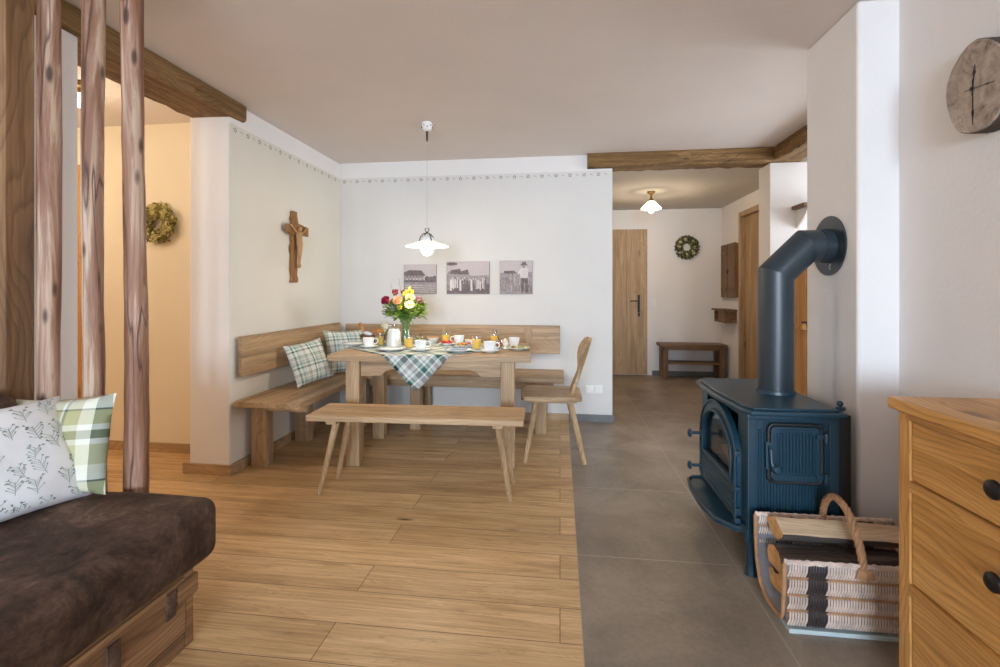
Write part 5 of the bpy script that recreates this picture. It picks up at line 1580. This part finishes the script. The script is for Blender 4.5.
def flower(label, dx, dy, dz, kind, mat, r):
    rg = random.Random(int((dx * 31 + dz * 57 + dy * 11) * 1000))
    o = local('cut_flower', label, 'flower', 'flowers of the bouquet')
    dx *= 1.14; dy = dy * 1.1 - .035; r *= 1.04; dz += .012
    top = Vector((dx, dy, dz))
    base = Vector((-dx * .18, -dy * .18, .014)); neck = Vector((dx * .06, dy * .06, .18))
    MB().tube(spline([base, neck, neck.lerp(top, .55) + Vector((0, 0, .01)), top], 6), .0024, 6).build('stem', M['stem'], o)
    out = (top - neck).normalized(); out = (out + Vector((0, -.55, .1))).normalized()
    a = out.orthogonal().normalized(); b = out.cross(a)
    mb = MB()
    if kind == 'daisy':
        for k in range(12):
            th = 2 * PI * k / 12
            leafmesh(mb, top, a * math.cos(th) + b * math.sin(th) + out * .25, r, r * .24, 0, out)
        mb.ell(top + out * .004, (.009, .009, .009), 1, 10, 6)
        mats = [M[mat], M['yellow']]
    elif kind == 'ball':
        for ring in range(4):
            nP = (5, 8, 10, 12)[ring]; ph = (.15, .55, .95, 1.4)[ring]
            for k in range(nP):
                th = 2 * PI * (k + .5 * ring) / nP
                d = out * math.cos(ph) + (a * math.cos(th) + b * math.sin(th)) * math.sin(ph)
                leafmesh(mb, top - out * r * .15 + d * r * .35, d + out * .35, r * .75, r * .30, 0, out)
        mb.ell(top, (r * .6,) * 3, 0, 10, 7)
        mats = [M[mat]]
    else:
        for k in range(12):
            d = Vector([rg.uniform(-1, 1) for _ in range(3)]).normalized()
            q = top + d * r * rg.uniform(.3, .9)
            mb.ell(q, (r * .26, r * .26, r * .3), 0, 8, 5, jit=.1)
        mats = [M[mat]]
    mb.build('bloom', mats, o)
    lf = MB()
    for k in range(3):
        q = neck.lerp(top, .35 + .18 * k)
        leafmesh(lf, q, Vector((rg.uniform(-1, 1), rg.uniform(-1, .3), rg.uniform(-.2, .8))), .045, .012)
    lf.build('leaf', M['leaf'], o)
    place(o, tuple(C0))
FL = [('big crimson dahlia at the left side of the bouquet', -.118, -.02, .325, 'ball', 'crimson', .040),
      ('peach rose in the middle of the bouquet', -.022, -.06, .325, 'ball', 'peach', .040),
      ('pale cream rose at the upper right of the bouquet', .055, -.04, .348, 'ball', 'creamfl', .036),
      ('cream daisy with a yellow eye at the lower right of the bouquet', .062, -.075, .295, 'daisy', 'creamfl', .040),
      ('mauve bloom at the right edge of the bouquet', .115, -.02, .322, 'spray', 'mauve', .032),
      ('yellow spray at the very top of the bouquet', .038, .01, .405, 'spray', 'yellow', .034),
      ('yellow spray just above the peach rose', .012, -.03, .375, 'spray', 'yellow', .028),
      ('dark red spray at the upper left of the bouquet', -.065, .0, .388, 'spray', 'darkred', .030),
      ('small dark red bloom at the top between the yellow sprays', -.012, .0, .392, 'spray', 'darkred', .020),
      ('dark red bud between the crimson dahlia and the peach rose', -.065, -.05, .325, 'spray', 'darkred', .022),
      ('bluish thistle bloom at the lower left of the bouquet', -.052, -.07, .275, 'spray', 'bluefl', .028),
      ('yellow sprig low under the peach rose', .005, -.085, .275, 'spray', 'yellow', .020),
      ('mauve bloom at the upper right behind the cream rose', .088, .02, .350, 'spray', 'mauve', .020)]
for f in FL: flower(*f)
fo_ = MB(); rg = random.Random(2)
for k in range(760):
    th = rg.uniform(0, 2 * PI); ph = rg.uniform(0, 1) ** .6
    q = C0 + Vector((.150 * ph * math.cos(th), .11 * ph * math.sin(th), .18 + .155 * rg.random() * (1 - .35 * ph) + .045 * ph))
    d = Vector((math.cos(th) * ph + rg.uniform(-.5, .5), math.sin(th) * ph + rg.uniform(-.6, .3), rg.uniform(-.5, .9)))
    leafmesh(fo_, q, d, rg.uniform(.03, .06), rg.uniform(.009, .016), 0 if rg.random() < .5 else 1)
for k in range(26):
    th = 2 * PI * k / 26
    fo_.tube([C0 + Vector((.036 * math.cos(th + 1.3), .036 * math.sin(th + 1.3), .014)), C0 + Vector((.027 * math.cos(th), .027 * math.sin(th), .16)), C0 + Vector((.08 * math.cos(th), .07 * math.sin(th), .27))], .0022, 5, 2)
for k, (dx, dy, dz) in enumerate(((-.13, .03, .47), (-.07, .05, .51), (-.02, .04, .50), (.15, .02, .43), (-.16, .0, .29), (-.17, -.02, .24))):
    s0 = C0 + Vector((dx * .4, dy * .4, .26)); e0 = C0 + Vector((dx, dy, dz))
    fo_.tube([s0, s0.lerp(e0, .5) + Vector((rg.uniform(-.01, .01), 0, rg.uniform(-.01, .01))), e0], [.0018, .0014, .001], 5, 3)
tag(fo_.build('bouquet_greenery', [M['leaf'], M['leaf2'], M['stem'], M['twig']]), 'green leaves and bare twigs filling the bouquet in the vase', 'foliage', kind='stuff')

# ------------------------------------------------------------------ camera
cam = bpy.data.cameras.new('camera')
cam.sensor_width = 36.0; cam.sensor_fit = 'HORIZONTAL'
cam.lens = 475.0 / 1000.0 * 36.0
cam.shift_y = -(333.5 - 290.5) / 1000.0
cam.clip_start = 0.05
co_ = bpy.data.objects.new('camera', cam); COL.objects.link(co_)
co_.location = (0, 0, 1.16)
co_.rotation_euler = (PI / 2, 0, math.radians(7.2))
SC.camera = co_
SC.view_settings.view_transform = 'Standard'
SC.view_settings.look = 'None'
SC.view_settings.gamma = 1.0
SC.view_settings.use_curve_mapping = False
SC.view_settings.exposure = 0.5
SC.cycles.use_denoising = True
SC.cycles.denoising_input_passes = 'RGB_ALBEDO_NORMAL'
SC.cycles.denoising_prefilter = 'ACCURATE'
SC.cycles.max_bounces = 10
SC.cycles.diffuse_bounces = 6
SC.cycles.transparent_max_bounces = 16
SC.cycles.sample_clamp_indirect = 6.0
